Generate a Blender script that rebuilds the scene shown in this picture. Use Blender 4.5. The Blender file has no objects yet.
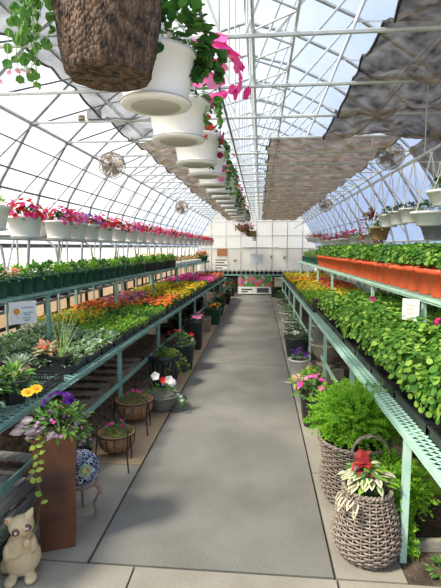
import bpy, math, random
from math import sin, cos, pi, radians, sqrt, atan2
from mathutils import Vector, Matrix
random.seed(7)
sc = bpy.context.scene
COL = sc.collection
R = random.uniform

# ------------------------------------------------------------------ materials
MATS = {}
def newmat(name):
    m = bpy.data.materials.new(name); m.use_nodes = True
    nt = m.node_tree; nt.nodes.clear()
    out = nt.nodes.new('ShaderNodeOutputMaterial')
    MATS[name] = m
    return m, nt, out
def ramp(nt, stops):
    r = nt.nodes.new('ShaderNodeValToRGB'); e = r.color_ramp.elements
    while len(e) < len(stops): e.new(0.5)
    for el, (p, c) in zip(e, stops): el.position = p; el.color = (*c, 1)
    return r
def mapped(nt, scale=(1, 1, 1)):
    tc = nt.nodes.new('ShaderNodeTexCoord'); mp = nt.nodes.new('ShaderNodeMapping')
    mp.inputs['Scale'].default_value = scale
    nt.links.new(tc.outputs['Object'], mp.inputs['Vector'])
    return mp
def surf(name, c1, c2=None, rough=0.6, nscale=8, metal=0, bump=0.0, bscale=40, stretch=(1, 1, 1), detail=5):
    m, nt, out = newmat(name)
    b = nt.nodes.new('ShaderNodeBsdfPrincipled')
    b.inputs['Roughness'].default_value = rough; b.inputs['Metallic'].default_value = metal
    nt.links.new(b.outputs[0], out.inputs[0])
    c2 = c2 or tuple(min(1, v * 1.12) for v in c1)
    mp = mapped(nt, stretch)
    n = nt.nodes.new('ShaderNodeTexNoise'); n.inputs['Scale'].default_value = nscale; n.inputs['Detail'].default_value = detail
    nt.links.new(mp.outputs[0], n.inputs['Vector'])
    r = ramp(nt, [(0.32, c1), (0.68, c2)])
    nt.links.new(n.outputs['Fac'], r.inputs[0]); nt.links.new(r.outputs[0], b.inputs['Base Color'])
    if bump:
        n2 = nt.nodes.new('ShaderNodeTexNoise'); n2.inputs['Scale'].default_value = bscale; n2.inputs['Detail'].default_value = 4
        nt.links.new(mp.outputs[0], n2.inputs['Vector'])
        bp = nt.nodes.new('ShaderNodeBump'); bp.inputs['Strength'].default_value = bump; bp.inputs['Distance'].default_value = 0.02
        nt.links.new(n2.outputs['Fac'], bp.inputs['Height']); nt.links.new(bp.outputs[0], b.inputs['Normal'])
    return m
def leafmat(name, c1, c2, tr=0.35, cmid=None):
    m, nt, out = newmat(name)
    g = nt.nodes.new('ShaderNodeNewGeometry')
    stops = [(0.0, c1), (1.0, c2)] if cmid is None else [(0.0, c1), (0.5, cmid), (1.0, c2)]
    r = ramp(nt, stops)
    nt.links.new(g.outputs['Random Per Island'], r.inputs[0])
    b = nt.nodes.new('ShaderNodeBsdfPrincipled'); b.inputs['Roughness'].default_value = 0.5
    b.inputs['Specular IOR Level'].default_value = 0.3
    t = nt.nodes.new('ShaderNodeBsdfTranslucent'); mx = nt.nodes.new('ShaderNodeMixShader')
    mx.inputs[0].default_value = tr
    nt.links.new(r.outputs[0], b.inputs['Base Color']); nt.links.new(r.outputs[0], t.inputs['Color'])
    nt.links.new(b.outputs[0], mx.inputs[1]); nt.links.new(t.outputs[0], mx.inputs[2]); nt.links.new(mx.outputs[0], out.inputs[0])
    return m
def sheet(name, col, transp, transl, tcol=None, nscale=3, vary=0.0, tint=None):
    """film or cloth: transparent + translucent + diffuse"""
    m, nt, out = newmat(name)
    tp = nt.nodes.new('ShaderNodeBsdfTransparent'); tp.inputs[0].default_value = (*(tint or (1, 1, 1)), 1)
    tl = nt.nodes.new('ShaderNodeBsdfTranslucent'); df = nt.nodes.new('ShaderNodeBsdfDiffuse')
    a = nt.nodes.new('ShaderNodeMixShader'); a.inputs[0].default_value = transl
    nt.links.new(df.outputs[0], a.inputs[1]); nt.links.new(tl.outputs[0], a.inputs[2])
    b = nt.nodes.new('ShaderNodeMixShader'); b.inputs[0].default_value = transp
    mp = mapped(nt); n = nt.nodes.new('ShaderNodeTexNoise'); n.inputs['Scale'].default_value = nscale; n.inputs['Detail'].default_value = 4
    nt.links.new(mp.outputs[0], n.inputs['Vector'])
    r = ramp(nt, [(0.3, col), (0.7, tcol or col)])
    nt.links.new(n.outputs['Fac'], r.inputs[0]); nt.links.new(r.outputs[0], tl.inputs[0]); nt.links.new(r.outputs[0], df.inputs[0])
    if vary:
        mr = nt.nodes.new('ShaderNodeMapRange'); mr.inputs[1].default_value = 0.3; mr.inputs[2].default_value = 0.7
        mr.inputs[3].default_value = transp - vary; mr.inputs[4].default_value = transp + vary
        nt.links.new(n.outputs['Fac'], mr.inputs[0]); nt.links.new(mr.outputs[0], b.inputs[0])
    nt.links.new(a.outputs[0], b.inputs[1]); nt.links.new(tp.outputs[0], b.inputs[2]); nt.links.new(b.outputs[0], out.inputs[0])
    return m

surf('concrete', (.15, .143, .122), (.24, .23, .20), .85, 1.6, bump=.25, bscale=60, detail=9)
surf('concrete_tan', (.42, .28, .16), (.52, .39, .25), .85, 1.7, bump=.25, bscale=60, detail=9)
surf('concrete_pale', (.25, .225, .18), (.35, .32, .26), .85, 2.2, bump=.2, bscale=50, detail=9)
surf('joint', (.05, .045, .035), (.09, .08, .06), .95)
surf('soil', (.035, .026, .02), (.17, .12, .08), .95, 9, bump=1, bscale=50, detail=8)
surf('litter', (.07, .045, .028), (.30, .21, .13), .95, 22, bump=1, bscale=60, detail=8)
surf('potting_soil', (.02, .015, .012), (.07, .05, .035), .95, 60, bump=.8)
surf('outside_ground', (.45, .42, .34), (.6, .56, .45), .95, 1)
surf('teal_steel', (.20, .40, .35), (.33, .55, .48), .5, 14, metal=.1)
surf('mint_steel', (.45, .72, .58), (.58, .82, .68), .5, 14, metal=.1)
surf('galvanised', (.50, .53, .52), (.66, .69, .67), .35, 10, metal=.35)
surf('steel_grey', (.30, .32, .33), (.42, .44, .45), .4, 10, metal=.3)
surf('dark_steel', (.09, .10, .11), (.17, .18, .18), .45, 10, metal=.4)
surf('black_wire', (.015, .015, .015), (.04, .035, .03), .5, 30, metal=.3)
surf('white_wire', (.75, .74, .70), (.85, .84, .8), .5)
surf('white_plastic', (.84, .82, .77), (.90, .88, .84), .4, 4)
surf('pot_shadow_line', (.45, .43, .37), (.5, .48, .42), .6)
surf('green_plastic', (.02, .085, .055), (.03, .12, .075), .4)
surf('red_plastic', (.72, .095, .025), (.85, .15, .045), .45, 6)
surf('black_plastic', (.012, .013, .014), (.03, .03, .032), .4)
surf('grey_plastic', (.25, .25, .25), (.34, .34, .33), .5)
surf('terracotta', (.45, .20, .10), (.6, .3, .17), .8)
surf('wood_old', (.22, .165, .115), (.44, .35, .26), .85, 6, bump=.4, stretch=(8, 1, 8))
surf('wood_grey', (.20, .19, .165), (.42, .40, .35), .85, 6, bump=.4, stretch=(8, 1, 8))
surf('wood_red', (.20, .09, .075), (.34, .18, .15), .8, 6, bump=.3, stretch=(1, 6, 6))
surf('wicker', (.19, .145, .11), (.40, .33, .27), .7, 60, bump=.3, bscale=120)
surf('coco', (.30, .16, .07), (.48, .28, .13), .95, 40, bump=.8, bscale=90)
surf('cream_ceramic', (.58, .43, .22), (.72, .58, .35), .22, 7)
surf('brown_glaze', (.10, .045, .03), (.2, .1, .06), .2, 20)
surf('eye_glint', (.75, .78, .8), (.4, .42, .45), .08, 60)  # pale bead colour that paints the small white glint on the cat's eyes
surf('stone_urn', (.28, .23, .17), (.42, .36, .28), .85, 14, bump=.3)
surf('grey_bowl', (.17, .16, .14), (.27, .25, .22), .55, 10)
surf('slate_pot', (.035, .055, .065), (.06, .085, .095), .4, 6)
surf('tan_pot', (.55, .36, .18), (.68, .48, .27), .6, 8)
surf('board_brown', (.36, .16, .07), (.46, .22, .10), .8)
surf('paper', (.62, .70, .76), (.70, .77, .82), .7)
surf('paper_white', (.82, .82, .78), (.88, .88, .84), .7)
surf('ink', (.05, .06, .08), (.1, .1, .12), .8)
surf('ink_teal', (.05, .35, .30), (.08, .42, .36), .8)
surf('ink_orange', (.85, .25, .04), (.9, .4, .06), .8)
surf('panel_white', (.74, .74, .71), (.84, .84, .81), .6, 2)
surf('panel_tan', (.72, .62, .46), (.80, .72, .56), .6, 1)
surf('rope_white', (.78, .75, .68), (.85, .82, .76), .8)
surf('fan_metal', (.22, .17, .12), (.42, .34, .25), .5, 20, metal=.4)
surf('rust', (.035, .012, .006), (.20, .07, .022), .6, 3.6, bump=.15, bscale=80, detail=10)
surf('dead_leaf', (.20, .10, .05), (.45, .28, .15), .9, 30)
surf('stem_green', (.10, .22, .05), (.2, .35, .1), .7)
surf('stem_brown', (.16, .10, .06), (.25, .17, .1), .8)
# log bark basket
m, nt, out = newmat('bark')
b = nt.nodes.new('ShaderNodeBsdfPrincipled'); b.inputs['Roughness'].default_value = .9
mp = mapped(nt, (1, 1, .7)); v = nt.nodes.new('ShaderNodeTexVoronoi'); v.inputs['Scale'].default_value = 85
n = nt.nodes.new('ShaderNodeTexNoise'); n.inputs['Scale'].default_value = 30; n.inputs['Detail'].default_value = 6
nt.links.new(mp.outputs[0], v.inputs[0]); nt.links.new(mp.outputs[0], n.inputs[0])
r = ramp(nt, [(0.36, (.05, .026, .016)), (.62, (.32, .20, .13))]); nt.links.new(n.outputs[0], r.inputs[0]); nt.links.new(r.outputs[0], b.inputs[0])
bp = nt.nodes.new('ShaderNodeBump'); bp.inputs['Strength'].default_value = 1; bp.inputs['Distance'].default_value = .05; bp.invert = True
nt.links.new(v.outputs['Distance'], bp.inputs['Height']); nt.links.new(bp.outputs[0], b.inputs['Normal']); nt.links.new(b.outputs[0], out.inputs[0])
# mosaic
m, nt, out = newmat('mosaic')
b = nt.nodes.new('ShaderNodeBsdfPrincipled'); b.inputs['Roughness'].default_value = .15
mp = mapped(nt); v = nt.nodes.new('ShaderNodeTexVoronoi'); v.feature = 'DISTANCE_TO_EDGE'; v.inputs['Scale'].default_value = 42
v2 = nt.nodes.new('ShaderNodeTexVoronoi'); v2.inputs['Scale'].default_value = 42
nt.links.new(mp.outputs[0], v.inputs[0]); nt.links.new(mp.outputs[0], v2.inputs[0])
r = ramp(nt, [(0.028, (1, 1, 1)), (0.05, (0, 0, 0))]); nt.links.new(v.outputs['Distance'], r.inputs[0])
sp = nt.nodes.new('ShaderNodeSeparateColor'); nt.links.new(v2.outputs['Color'], sp.inputs[0])
r2 = ramp(nt, [(0.0, (.01, .015, .07)), (.6, (.02, .035, .16)), (.8, (.05, .1, .25)), (.95, (.5, .6, .65))]); nt.links.new(sp.outputs[0], r2.inputs[0])
mx = nt.nodes.new('ShaderNodeMix'); mx.data_type = 'RGBA'
nt.links.new(r.outputs[0], mx.inputs[0]); nt.links.new(r2.outputs[0], mx.inputs[6]); mx.inputs[7].default_value = (.6, .62, .6, 1)
nt.links.new(mx.outputs[2], b.inputs[0]); nt.links.new(b.outputs[0], out.inputs[0])
# banner picture
m, nt, out = newmat('flower_print')
b = nt.nodes.new('ShaderNodeBsdfPrincipled'); b.inputs['Roughness'].default_value = .4
mp = mapped(nt); v = nt.nodes.new('ShaderNodeTexVoronoi'); v.inputs['Scale'].default_value = 9; nt.links.new(mp.outputs[0], v.inputs[0])
sp = nt.nodes.new('ShaderNodeSeparateColor'); nt.links.new(v.outputs['Color'], sp.inputs[0])
r = ramp(nt, [(0, (.05, .2, .05)), (.3, (.1, .35, .08)), (.5, (.7, .1, .08)), (.65, (.75, .3, .4)), (.8, (.3, .12, .4)), (1, (.8, .75, .7))])
nt.links.new(sp.outputs[0], r.inputs[0]); nt.links.new(r.outputs[0], b.inputs[0]); nt.links.new(b.outputs[0], out.inputs[0])

sheet('film', (.66, .70, .75), .60, .75, (.76, .78, .80), .8, vary=.12)
sheet('poly', (.93, .84, .70), .06, .8, (.95, .91, .82), .5)
sheet('shade_cloth', (.13, .095, .06), .10, .5, (.30, .23, .16), 5, vary=.05)
sheet('shade_cloth_dark', (.035, .028, .022), .08, .35, (.24, .20, .16), 6, vary=.06)
sheet('poly_white', (.88, .87, .84), .04, .8, (.94, .93, .9), 1)
sheet('poly_tan', (.62, .52, .40), .04, .7, (.70, .60, .48), 1)
sheet('shade_cloth_thin', (.07, .072, .075), .30, .35, (.22, .22, .22), 3, vary=.12)

leafmat('geranium_leaf', (.04, .16, .02), (.42, .64, .10), .35, (.12, .31, .035))
leafmat('bright_leaf', (.13, .33, .03), (.40, .60, .08), .4, (.24, .48, .05))
leafmat('lime_leaf', (.30, .50, .05), (.60, .72, .15), .4)
leafmat('deep_leaf', (.02, .085, .018), (.10, .24, .045), .3)
leafmat('mid_leaf', (.06, .20, .035), (.20, .40, .08), .3)
leafmat('silver_leaf', (.26, .36, .28), (.55, .63, .52), .2)
leafmat('pale_leaf', (.25, .40, .18), (.55, .66, .38), .3)
leafmat('purple_leaf', (.06, .02, .045), (.22, .10, .13), .25)
leafmat('red_leaf', (.30, .02, .02), (.55, .07, .06), .3)
leafmat('fern_leaf', (.16, .42, .02), (.42, .70, .06), .45, (.28, .58, .04))
leafmat('variegated_leaf', (.62, .62, .36), (.80, .78, .55), .3)
leafmat('trades_leaf', (.10, .05, .06), (.30, .22, .24), .2)
leafmat('trades_stripe', (.28, .27, .26), (.42, .41, .39), .2)
leafmat('moss_leaf', (.10, .16, .03), (.26, .36, .08), .3)
leafmat('grass_leaf', (.18, .32, .06), (.42, .58, .18), .4)
for nm, a, b_ in (('magenta', (.70, .02, .18), (.88, .06, .32)), ('pink', (.82, .20, .42), (.92, .42, .60)), ('hotpink', (.85, .05, .38), (.95, .20, .55)),
                  ('red', (.65, .015, .015), (.85, .06, .03)), ('orange', (.85, .20, .02), (.95, .38, .04)), ('yellow', (.85, .55, .02), (.95, .75, .08)),
                  ('white', (.80, .78, .74), (.92, .90, .86)), ('violet', (.12, .02, .28), (.28, .08, .5)), ('burgundy', (.22, .01, .05), (.42, .03, .10)),
                  ('cream', (.85, .62, .40), (.92, .80, .62)), ('coral', (.80, .18, .12), (.90, .32, .22)), ('lilac', (.55, .25, .55), (.75, .45, .72))):
    leafmat(nm + '_petal', a, b_, .35)

# ------------------------------------------------------------------ mesh building
class MB:
    def __init__(s): s.v = []; s.f = []; s.m = []; s.mats = []; s.M = Matrix.Identity(4)
    def mi(s, mat):
        if mat not in s.mats: s.mats.append(mat)
        return s.mats.index(mat)
    def add(s, vs, fs, mat):
        o = len(s.v); k = s.mi(mat)
        M = s.M
        s.v += [tuple(M @ Vector(p)) for p in vs]
        s.f += [tuple(i + o for i in f) for f in fs]; s.m += [k] * len(fs)
    def box(s, x0, x1, y0, y1, z0, z1, mat):
        s.add([(x0, y0, z0), (x1, y0, z0), (x1, y1, z0), (x0, y1, z0), (x0, y0, z1), (x1, y0, z1), (x1, y1, z1), (x0, y1, z1)],
              [(0, 3, 2, 1), (4, 5, 6, 7), (0, 1, 5, 4), (1, 2, 6, 5), (2, 3, 7, 6), (3, 0, 4, 7)], mat)
    def bar(s, a, b, w, h, mat, up=(0, 0, 1)):
        a = Vector(a); b = Vector(b); d = (b - a).normalized(); u = Vector(up)
        if abs(d.dot(u)) > .98: u = Vector((0, 1, 0))
        r = d.cross(u).normalized(); u = r.cross(d).normalized()
        vs = [p + r * sx * w / 2 + u * sy * h / 2 for p in (a, b) for sx, sy in ((-1, -1), (1, -1), (1, 1), (-1, 1))]
        s.add(vs, [(0, 1, 2, 3), (7, 6, 5, 4), (0, 4, 5, 1), (1, 5, 6, 2), (2, 6, 7, 3), (3, 7, 4, 0)], mat)
    def tube(s, pts, r, mat, n=6, closed=False, cap=True):
        pts = [Vector(p) for p in pts]; N = len(pts); rs = r if isinstance(r, (list, tuple)) else [r] * N
        vs = []; u = None
        for i, p in enumerate(pts):
            if closed: d = pts[(i + 1) % N] - pts[i - 1]
            else: d = pts[min(i + 1, N - 1)] - pts[max(i - 1, 0)]
            d = d.normalized() if d.length > 1e-9 else Vector((0, 0, 1))
            if u is None:
                u = d.orthogonal().normalized()
            else:
                u = (u - d * u.dot(d)); u = u.normalized() if u.length > 1e-6 else d.orthogonal().normalized()
            w = d.cross(u)
            for k in range(n):
                a = 2 * pi * k / n; vs.append(p + (u * cos(a) + w * sin(a)) * rs[i])
        fs = []
        for i in range(N if closed else N - 1):
            j = (i + 1) % N
            for k in range(n): fs.append((i * n + k, i * n + (k + 1) % n, j * n + (k + 1) % n, j * n + k))
        if cap and not closed: fs.append(tuple(range(n - 1, -1, -1))); fs.append(tuple((N - 1) * n + k for k in range(n)))
        s.add(vs, fs, mat)
    def lathe(s, prof, mat, n=24, c=(0, 0, 0), sq=None, rot=0):
        """prof: (radius, z) list; sq = exponent for a squarish section"""
        vs = []; fs = []
        for r, z in prof:
            for k in range(n):
                a = 2 * pi * k / n + rot; q = 1
                if sq: q = 1 / ((abs(cos(a)) ** sq + abs(sin(a)) ** sq) ** (1 / sq))
                vs.append((c[0] + r * q * cos(a), c[1] + r * q * sin(a), c[2] + z))
        for i in range(len(prof) - 1):
            for k in range(n): fs.append((i * n + k, i * n + (k + 1) % n, (i + 1) * n + (k + 1) % n, (i + 1) * n + k))
        fs.append(tuple(range(n - 1, -1, -1))); L = (len(prof) - 1) * n
        fs.append(tuple(L + k for k in range(n)))
        s.add(vs, fs, mat)
    def ball(s, c, rx, ry, rz, mat, n=12, m=8):
        vs = [(c[0], c[1], c[2] - rz)]
        for i in range(1, m):
            t = -pi / 2 + pi * i / m
            for k in range(n): a = 2 * pi * k / n; vs.append((c[0] + rx * cos(t) * cos(a), c[1] + ry * cos(t) * sin(a), c[2] + rz * sin(t)))
        vs.append((c[0], c[1], c[2] + rz)); fs = []
        for k in range(n): fs.append((0, 1 + (k + 1) % n, 1 + k))
        for i in range(m - 2):
            for k in range(n): a = 1 + i * n; fs.append((a + k, a + (k + 1) % n, a + n + (k + 1) % n, a + n + k))
        a = 1 + (m - 2) * n
        for k in range(n): fs.append((a + k, a + (k + 1) % n, len(vs) - 1))
        s.add(vs, fs, mat)
    def leaf(s, p, d, up, L, W, mat, bend=.25, mid=None):
        """a bent leaf: 8 verts"""
        d = Vector(d).normalized(); up = Vector(up); r = d.cross(up)
        r = r.normalized() if r.length > 1e-5 else d.orthogonal().normalized(); n = r.cross(d)
        p = Vector(p); q = []
        for t, w, h in ((0, .12, 0), (.33, .95, .12), (.68, .8, .06), (1, 0, -.25)):
            c = p + d * L * t * (1 - .15 * t * bend) - n * L * bend * t * t + n * h * W * .2
            if w: q += [c - r * W * w / 2 + n * W * .10, c + r * W * w / 2 + n * W * .10]
            else: q.append(c)
        s.add(q, [(0, 1, 3, 2), (2, 3, 5, 4), (4, 5, 6)], mat)
        if mid:
            q2 = []
            for t, w in ((0.05, .2), (.4, .38), (.85, .12)):
                c = p + d * L * t * (1 - .15 * t * bend) - n * L * bend * t * t + n * (W * .12 + .0012)
                q2 += [c - r * W * w / 2, c + r * W * w / 2]
            s.add(q2, [(0, 1, 3, 2), (2, 3, 5, 4)], mid)
    def disc(s, p, nrm, rad, mat, k=7, cup=.25, lobes=0):
        """round leaf or flower: fan with cup"""
        nrm = Vector(nrm).normalized(); a = nrm.orthogonal().normalized(); b = nrm.cross(a); p = Vector(p)
        ph = R(0, 6.28); vs = [p]
        for i in range(k):
            t = ph + 2 * pi * i / k; rr = rad * (1 if not lobes else (1 if i % 2 == 0 else .82))
            vs.append(p + (a * cos(t) + b * sin(t)) * rr + nrm * rad * cup)
        s.add(vs, [(0, 1 + i, 1 + (i + 1) % k) for i in range(k)], mat)
    def blade(s, p, d, L, w, mat, droop=.5, seg=4):
        d = Vector(d).normalized(); r = d.cross(Vector((0, 0, 1)))
        r = r.normalized() if r.length > 1e-4 else Vector((1, 0, 0)); q = []; p = Vector(p); hz = Vector((d.x, d.y, 0))
        for i in range(seg + 1):
            t = i / seg; c = p + d * L * t + Vector((0, 0, -droop * L * t * t)) + hz * L * .2 * t * t; ww = w * (1 - t) ** .7 + w * .05
            q += [c - r * ww / 2, c + r * ww / 2]
        s.add(q, [(2 * i, 2 * i + 1, 2 * i + 3, 2 * i + 2) for i in range(seg)], mat)
    def mesh(s, name, smooth=False):
        me = bpy.data.meshes.new(name); me.from_pydata(s.v, [], s.f)
        for mname in s.mats: me.materials.append(MATS[mname])
        me.polygons.foreach_set('material_index', s.m)
        if smooth: me.polygons.foreach_set('use_smooth', [True] * len(me.polygons))
        me.update(); return me

def link(name, me, parent=None, loc=(0, 0, 0), rz=0, sc_=1):
    o = bpy.data.objects.new(name, me); COL.objects.link(o); o.location = loc; o.rotation_euler[2] = rz
    if sc_ != 1: o.scale = (sc_,) * 3 if not isinstance(sc_, tuple) else sc_
    if parent: o.parent = parent
    return o
def put(name, mb, parent=None, smooth=False, **k): return link(name, mb.mesh(name, smooth), parent, **k)
def thing(name, label, cat, loc=(0, 0, 0), rz=0, group=None, s=1):
    o = link(name, None, None, loc, rz, s); o.empty_display_size = .05
    o['label'] = label; o['category'] = cat
    if group: o['group'] = group
    return o
def tag(o, label, cat, group=None):
    o['label'] = label; o['category'] = cat
    if group: o['group'] = group
    return o
def struct(name, mb, smooth=False):
    o = put(name, mb, None, smooth); o['kind'] = 'structure'; return o
ONES = 'zeroth first second third fourth fifth sixth seventh eighth ninth tenth eleventh twelfth thirteenth fourteenth fifteenth sixteenth seventeenth eighteenth nineteenth'.split()
def nth(i):
    if i < 20: return ONES[i]
    t = ['', '', 'twenty', 'thirty', 'forty', 'fifty', 'sixty'][i // 10]
    return (t[:-1] + 'ieth') if i % 10 == 0 else t + '-' + ONES[i % 10]

# ------------------------------------------------------------------ pots
def pot_prof(rb, rt, h, lip=.012, lh=.02, wall=.006, soil=.02):
    return [(rb * .98, 0), (rb, .004), (rt - lip * .5, h - lh), (rt + lip * .3, h - lh + .001), (rt + lip * .4, h), (rt - wall, h), (rt - wall - .002, h - soil)]
def pot_mesh(name, rb, rt, h, mat, n=20, sq=None, rot=0, ribs=0, **k):
    m = MB(); pr = pot_prof(rb, rt, h, **k); m.lathe(pr, mat, n, sq=sq, rot=rot)
    r2, z2 = pr[-1]; z2 += .003; m.lathe([(r2 * .97, z2 - .002), (r2 * .6, z2 + .004)], 'potting_soil', n, sq=sq, rot=rot)
    return m.mesh(name, not sq)
def basket_mesh():
    """white plastic hanging basket with attached saucer"""
    m = MB()
    m.lathe([(.11, 0), (.138, .004), (.144, .016), (.128, .021), (.130, .03), (.160, .188), (.171, .19), (.176, .215), (.167, .216), (.161, .19)], 'white_plastic', 32)
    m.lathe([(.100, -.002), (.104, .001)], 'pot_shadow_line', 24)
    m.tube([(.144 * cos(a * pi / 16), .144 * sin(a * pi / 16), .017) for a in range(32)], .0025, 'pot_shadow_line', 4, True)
    m.lathe([(.159, .190), (.09, .198)], 'potting_soil', 24)
    return m.mesh('basket', True)

# ------------------------------------------------------------------ foliage builders (all return MB)
def dome_pts(n, rad, h, z0=0, low=-.15):
    out = []
    for _ in range(n):
        a = R(0, 2 * pi); t = R(low, 1); c = sqrt(max(0, 1 - t * t)) if t > 0 else 1
        q = R(.55, 1) ** .6
        d = Vector((cos(a) * c, sin(a) * c, t)); out.append((Vector((d.x * rad * q, d.y * rad * q, z0 + d.z * h * q)), d))
    return out
def f_round(n, rad, h, ls, mat, z0=0, low=-.15):
    m = MB()
    for p, d in dome_pts(n, rad, h, z0, low):
        nr = d + Vector((R(-.6, .6), R(-.6, .6), R(.1, .8))); m.disc(p, nr, ls * R(.6, 1.1), mat, 7, R(-.1, .3))
    for k in range(7):
        a = R(0, 6.28); m.tube([(0, 0, z0 - h * .3), (cos(a) * rad * .6, sin(a) * rad * .6, z0 + h * .5)], .0025, 'stem_green', 3)
    return m
def f_oval(n, rad, h, L, W, mat, z0=0, low=-.15, bend=.3, mid=None, inner=.45, mats=None):
    m = MB()
    for p, d in dome_pts(n, rad, h, z0, low):
        dd = d + Vector((R(-.5, .5), R(-.5, .5), R(-.2, .5))); mm = random.choice(mats) if mats else mat
        m.leaf(p - d * L * .5, dd, (R(-.3, .3), R(-.3, .3), 1), L * R(.7, 1.15), W * R(.8, 1.1), mm, bend, mid)
    for k in range(6):
        a = R(0, 6.28); m.tube([(0, 0, z0 - h * .3), (cos(a) * rad * .6, sin(a) * rad * .6, z0 + h * .5)], .0025, 'stem_green', 3)
    return m
def f_fern(n, rad, h, mat='fern_leaf', z0=0, droop=.5, nl=16, ll=.022):
    m = MB()
    for i in range(n):
        a = R(0, 2 * pi); e = R(.1, 1.3); L = R(.6, 1) * (rad * cos(e) + h * sin(e)) * 1.15
        d = Vector((cos(a) * cos(e), sin(a) * cos(e), sin(e)))
        pts = []
        for k in range(6):
            t = k / 5; pts.append(Vector((0, 0, z0)) + d * L * t + Vector((0, 0, -droop * L * t * t * (1 - .5 * sin(e)))))
        m.tube(pts, .0013, mat, 3, cap=False)
        for k in range(nl):
            t = R(.25, 1); x = t * 5; j = min(4, int(x)); p = pts[j].lerp(pts[j + 1], x - j)
            for q in range(3):
                dd = Vector((R(-1, 1), R(-1, 1), R(-.6, 1))).normalized()
                r = dd.orthogonal().normalized() * ll * .17
                e2 = p + dd * ll * R(.6, 1.1); mp_ = p + dd * ll * .5
                m.add([p, mp_ - r, e2, mp_ + r], [(0, 1, 2, 3)], mat)
    return m
def f_grass(n, rad, h, mat='grass_leaf', z0=0, w=.006, droop=.4):
    m = MB()
    for i in range(n):
        a = R(0, 2 * pi); e = R(.5, 1.5); d = (cos(a) * cos(e), sin(a) * cos(e), sin(e))
        m.blade((R(-.02, .02), R(-.02, .02), z0), d, h * R(.6, 1.1), w, mat, droop)
    return m
def flowers(m, n, rad, h, mats, fs=.022, z0=0, kind='petunia', low=0, side=None):
    for p, d in dome_pts(n, rad, h, z0, low):
        if side is not None and d.x * cos(side) + d.y * sin(side) < -.2: continue
        p = Vector((p.x, p.y, p.z)) + d * fs * .5; mt = random.choice(mats); nr = d + Vector((R(-.3, .3), R(-.3, .3), R(0, .4)))
        if kind == 'petunia':
            m.disc(p, nr, fs * R(.8, 1.15), mt, 10, .35, 1)
        elif kind == 'umbel':
            for q in range(11):
                o = Vector((R(-1, 1), R(-1, 1), R(-.5, 1))).normalized(); m.disc(p + o * fs * .8, o, fs * .55, mt, 5, .1)
        elif kind == 'pompom':
            nr.normalize()
            for rr, hh in ((1, 0), (.75, .25), (.45, .45)):
                m.disc(p + nr * fs * hh, nr, fs * rr, mt, 8, .15, 1)
        elif kind == 'daisy':
            nr.normalize(); m.disc(p, nr, fs, mt, 16, .05, 1); m.disc(p + nr * fs * .12, nr, fs * .3, 'burgundy_petal' if mt != 'yellow_petal' else 'orange_petal', 6, .0)
    return m
def trail(m, start, n, L, lat, mat, ls=.02, fl=None, oval=False):
    """n trailing shoots hanging from start, with leaves"""
    for i in range(n):
        p = Vector(start) + Vector((R(-.05, .05), R(-.05, .05), 0)); pts = [p.copy()]; a = R(-.9, .9); dx = Vector(lat).normalized()
        for k in range(8):
            t = k / 7; p = p + dx * lat_len(lat) / 8 * (1 - t) + Vector((R(-.015, .015), R(-.015, .015), -L / 8 * (.3 + t))); pts.append(p.copy())
        m.tube(pts, .0018, 'stem_green', 3)
        for q in pts[1:]:
            for _ in range(3):
                d = Vector((R(-1, 1), R(-1, 1), R(-.8, .4)))
                if oval: m.leaf(q, d, (0, 0, 1), ls * 1.8, ls, mat)
                else: m.disc(q + d * ls * .5, d + Vector((0, 0, .5)), ls * R(.6, 1), mat, 6, .15)
        if fl:
            for q in random.sample(pts, 3): m.disc(q + Vector((R(-.02, .02), R(-.02, .02), 0)), (R(-.5, .5), -1, .3), ls * 1.1, fl, 10, .3, 1)
    return m
def lat_len(v): return Vector(v).length

# ------------------------------------------------------------------ setting
XC = -.25
PROF = [(3.95, 0), (3.93, .9), (3.86, 1.7), (3.62, 2.55), (3.1, 3.38), (2.35, 4.08), (1.5, 4.66), (.75, 5.02), (0, 5.22)]
Y0, Y1 = -.6, 30
def floor_mb():
    m = MB()
    for x0, x1 in ((-4.2, -1.42), (.72, 3.7)): m.box(x0, x1, Y0, Y1, -.12, -.012, 'soil')
    m.box(-1.42, .72, 15, Y1, -.12, -.012, 'soil')
    return m
struct('floor', floor_mb())
m = MB()
ys = [2.03, 5.95, 9.0, 12.0, 14.85]
for i in range(len(ys) - 1): m.box(-.852, .372, ys[i] + .006, ys[i + 1] - .006, -.12, 0, 'concrete')
struct('floor', m)
m = MB()
tj = [2.03, 3.05, 4.2, 5.4, 6.6, 7.9, 9.2, 10.5, 11.8, 13.1, 14.85]
for i in range(len(tj) - 1):
    m.box(-1.42, -.868, tj[i] + .005, tj[i + 1] - .005, -.12, -.002, 'concrete_tan'if i > 0 else 'concrete_pale')
struct('floor', m)
m = MB()
for i in range(len(tj) - 1): m.box(.386, .72, tj[i] + .005, tj[i + 1] - .005, -.12, -.002, 'concrete_pale')
struct('floor', m)
m = MB(); m.box(-1.6, -.62, Y0, 2.022, -.12, 0, 'concrete_pale'); m.box(-.61, .38, Y0, 2.022, -.12, 0, 'concrete_pale'); m.box(.392, 1.1, Y0, 2.022, -.12, -.001, 'concrete_pale')
struct('floor', m)
m = MB(); m.box(-1.42, 1.1, Y0, 14.85, -.14, -.02, 'joint'); struct('floor', m)
m = MB(); m.box(-30, 30, -10, 60, -.3, -.14, 'outside_ground'); struct('ground', m)

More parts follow.
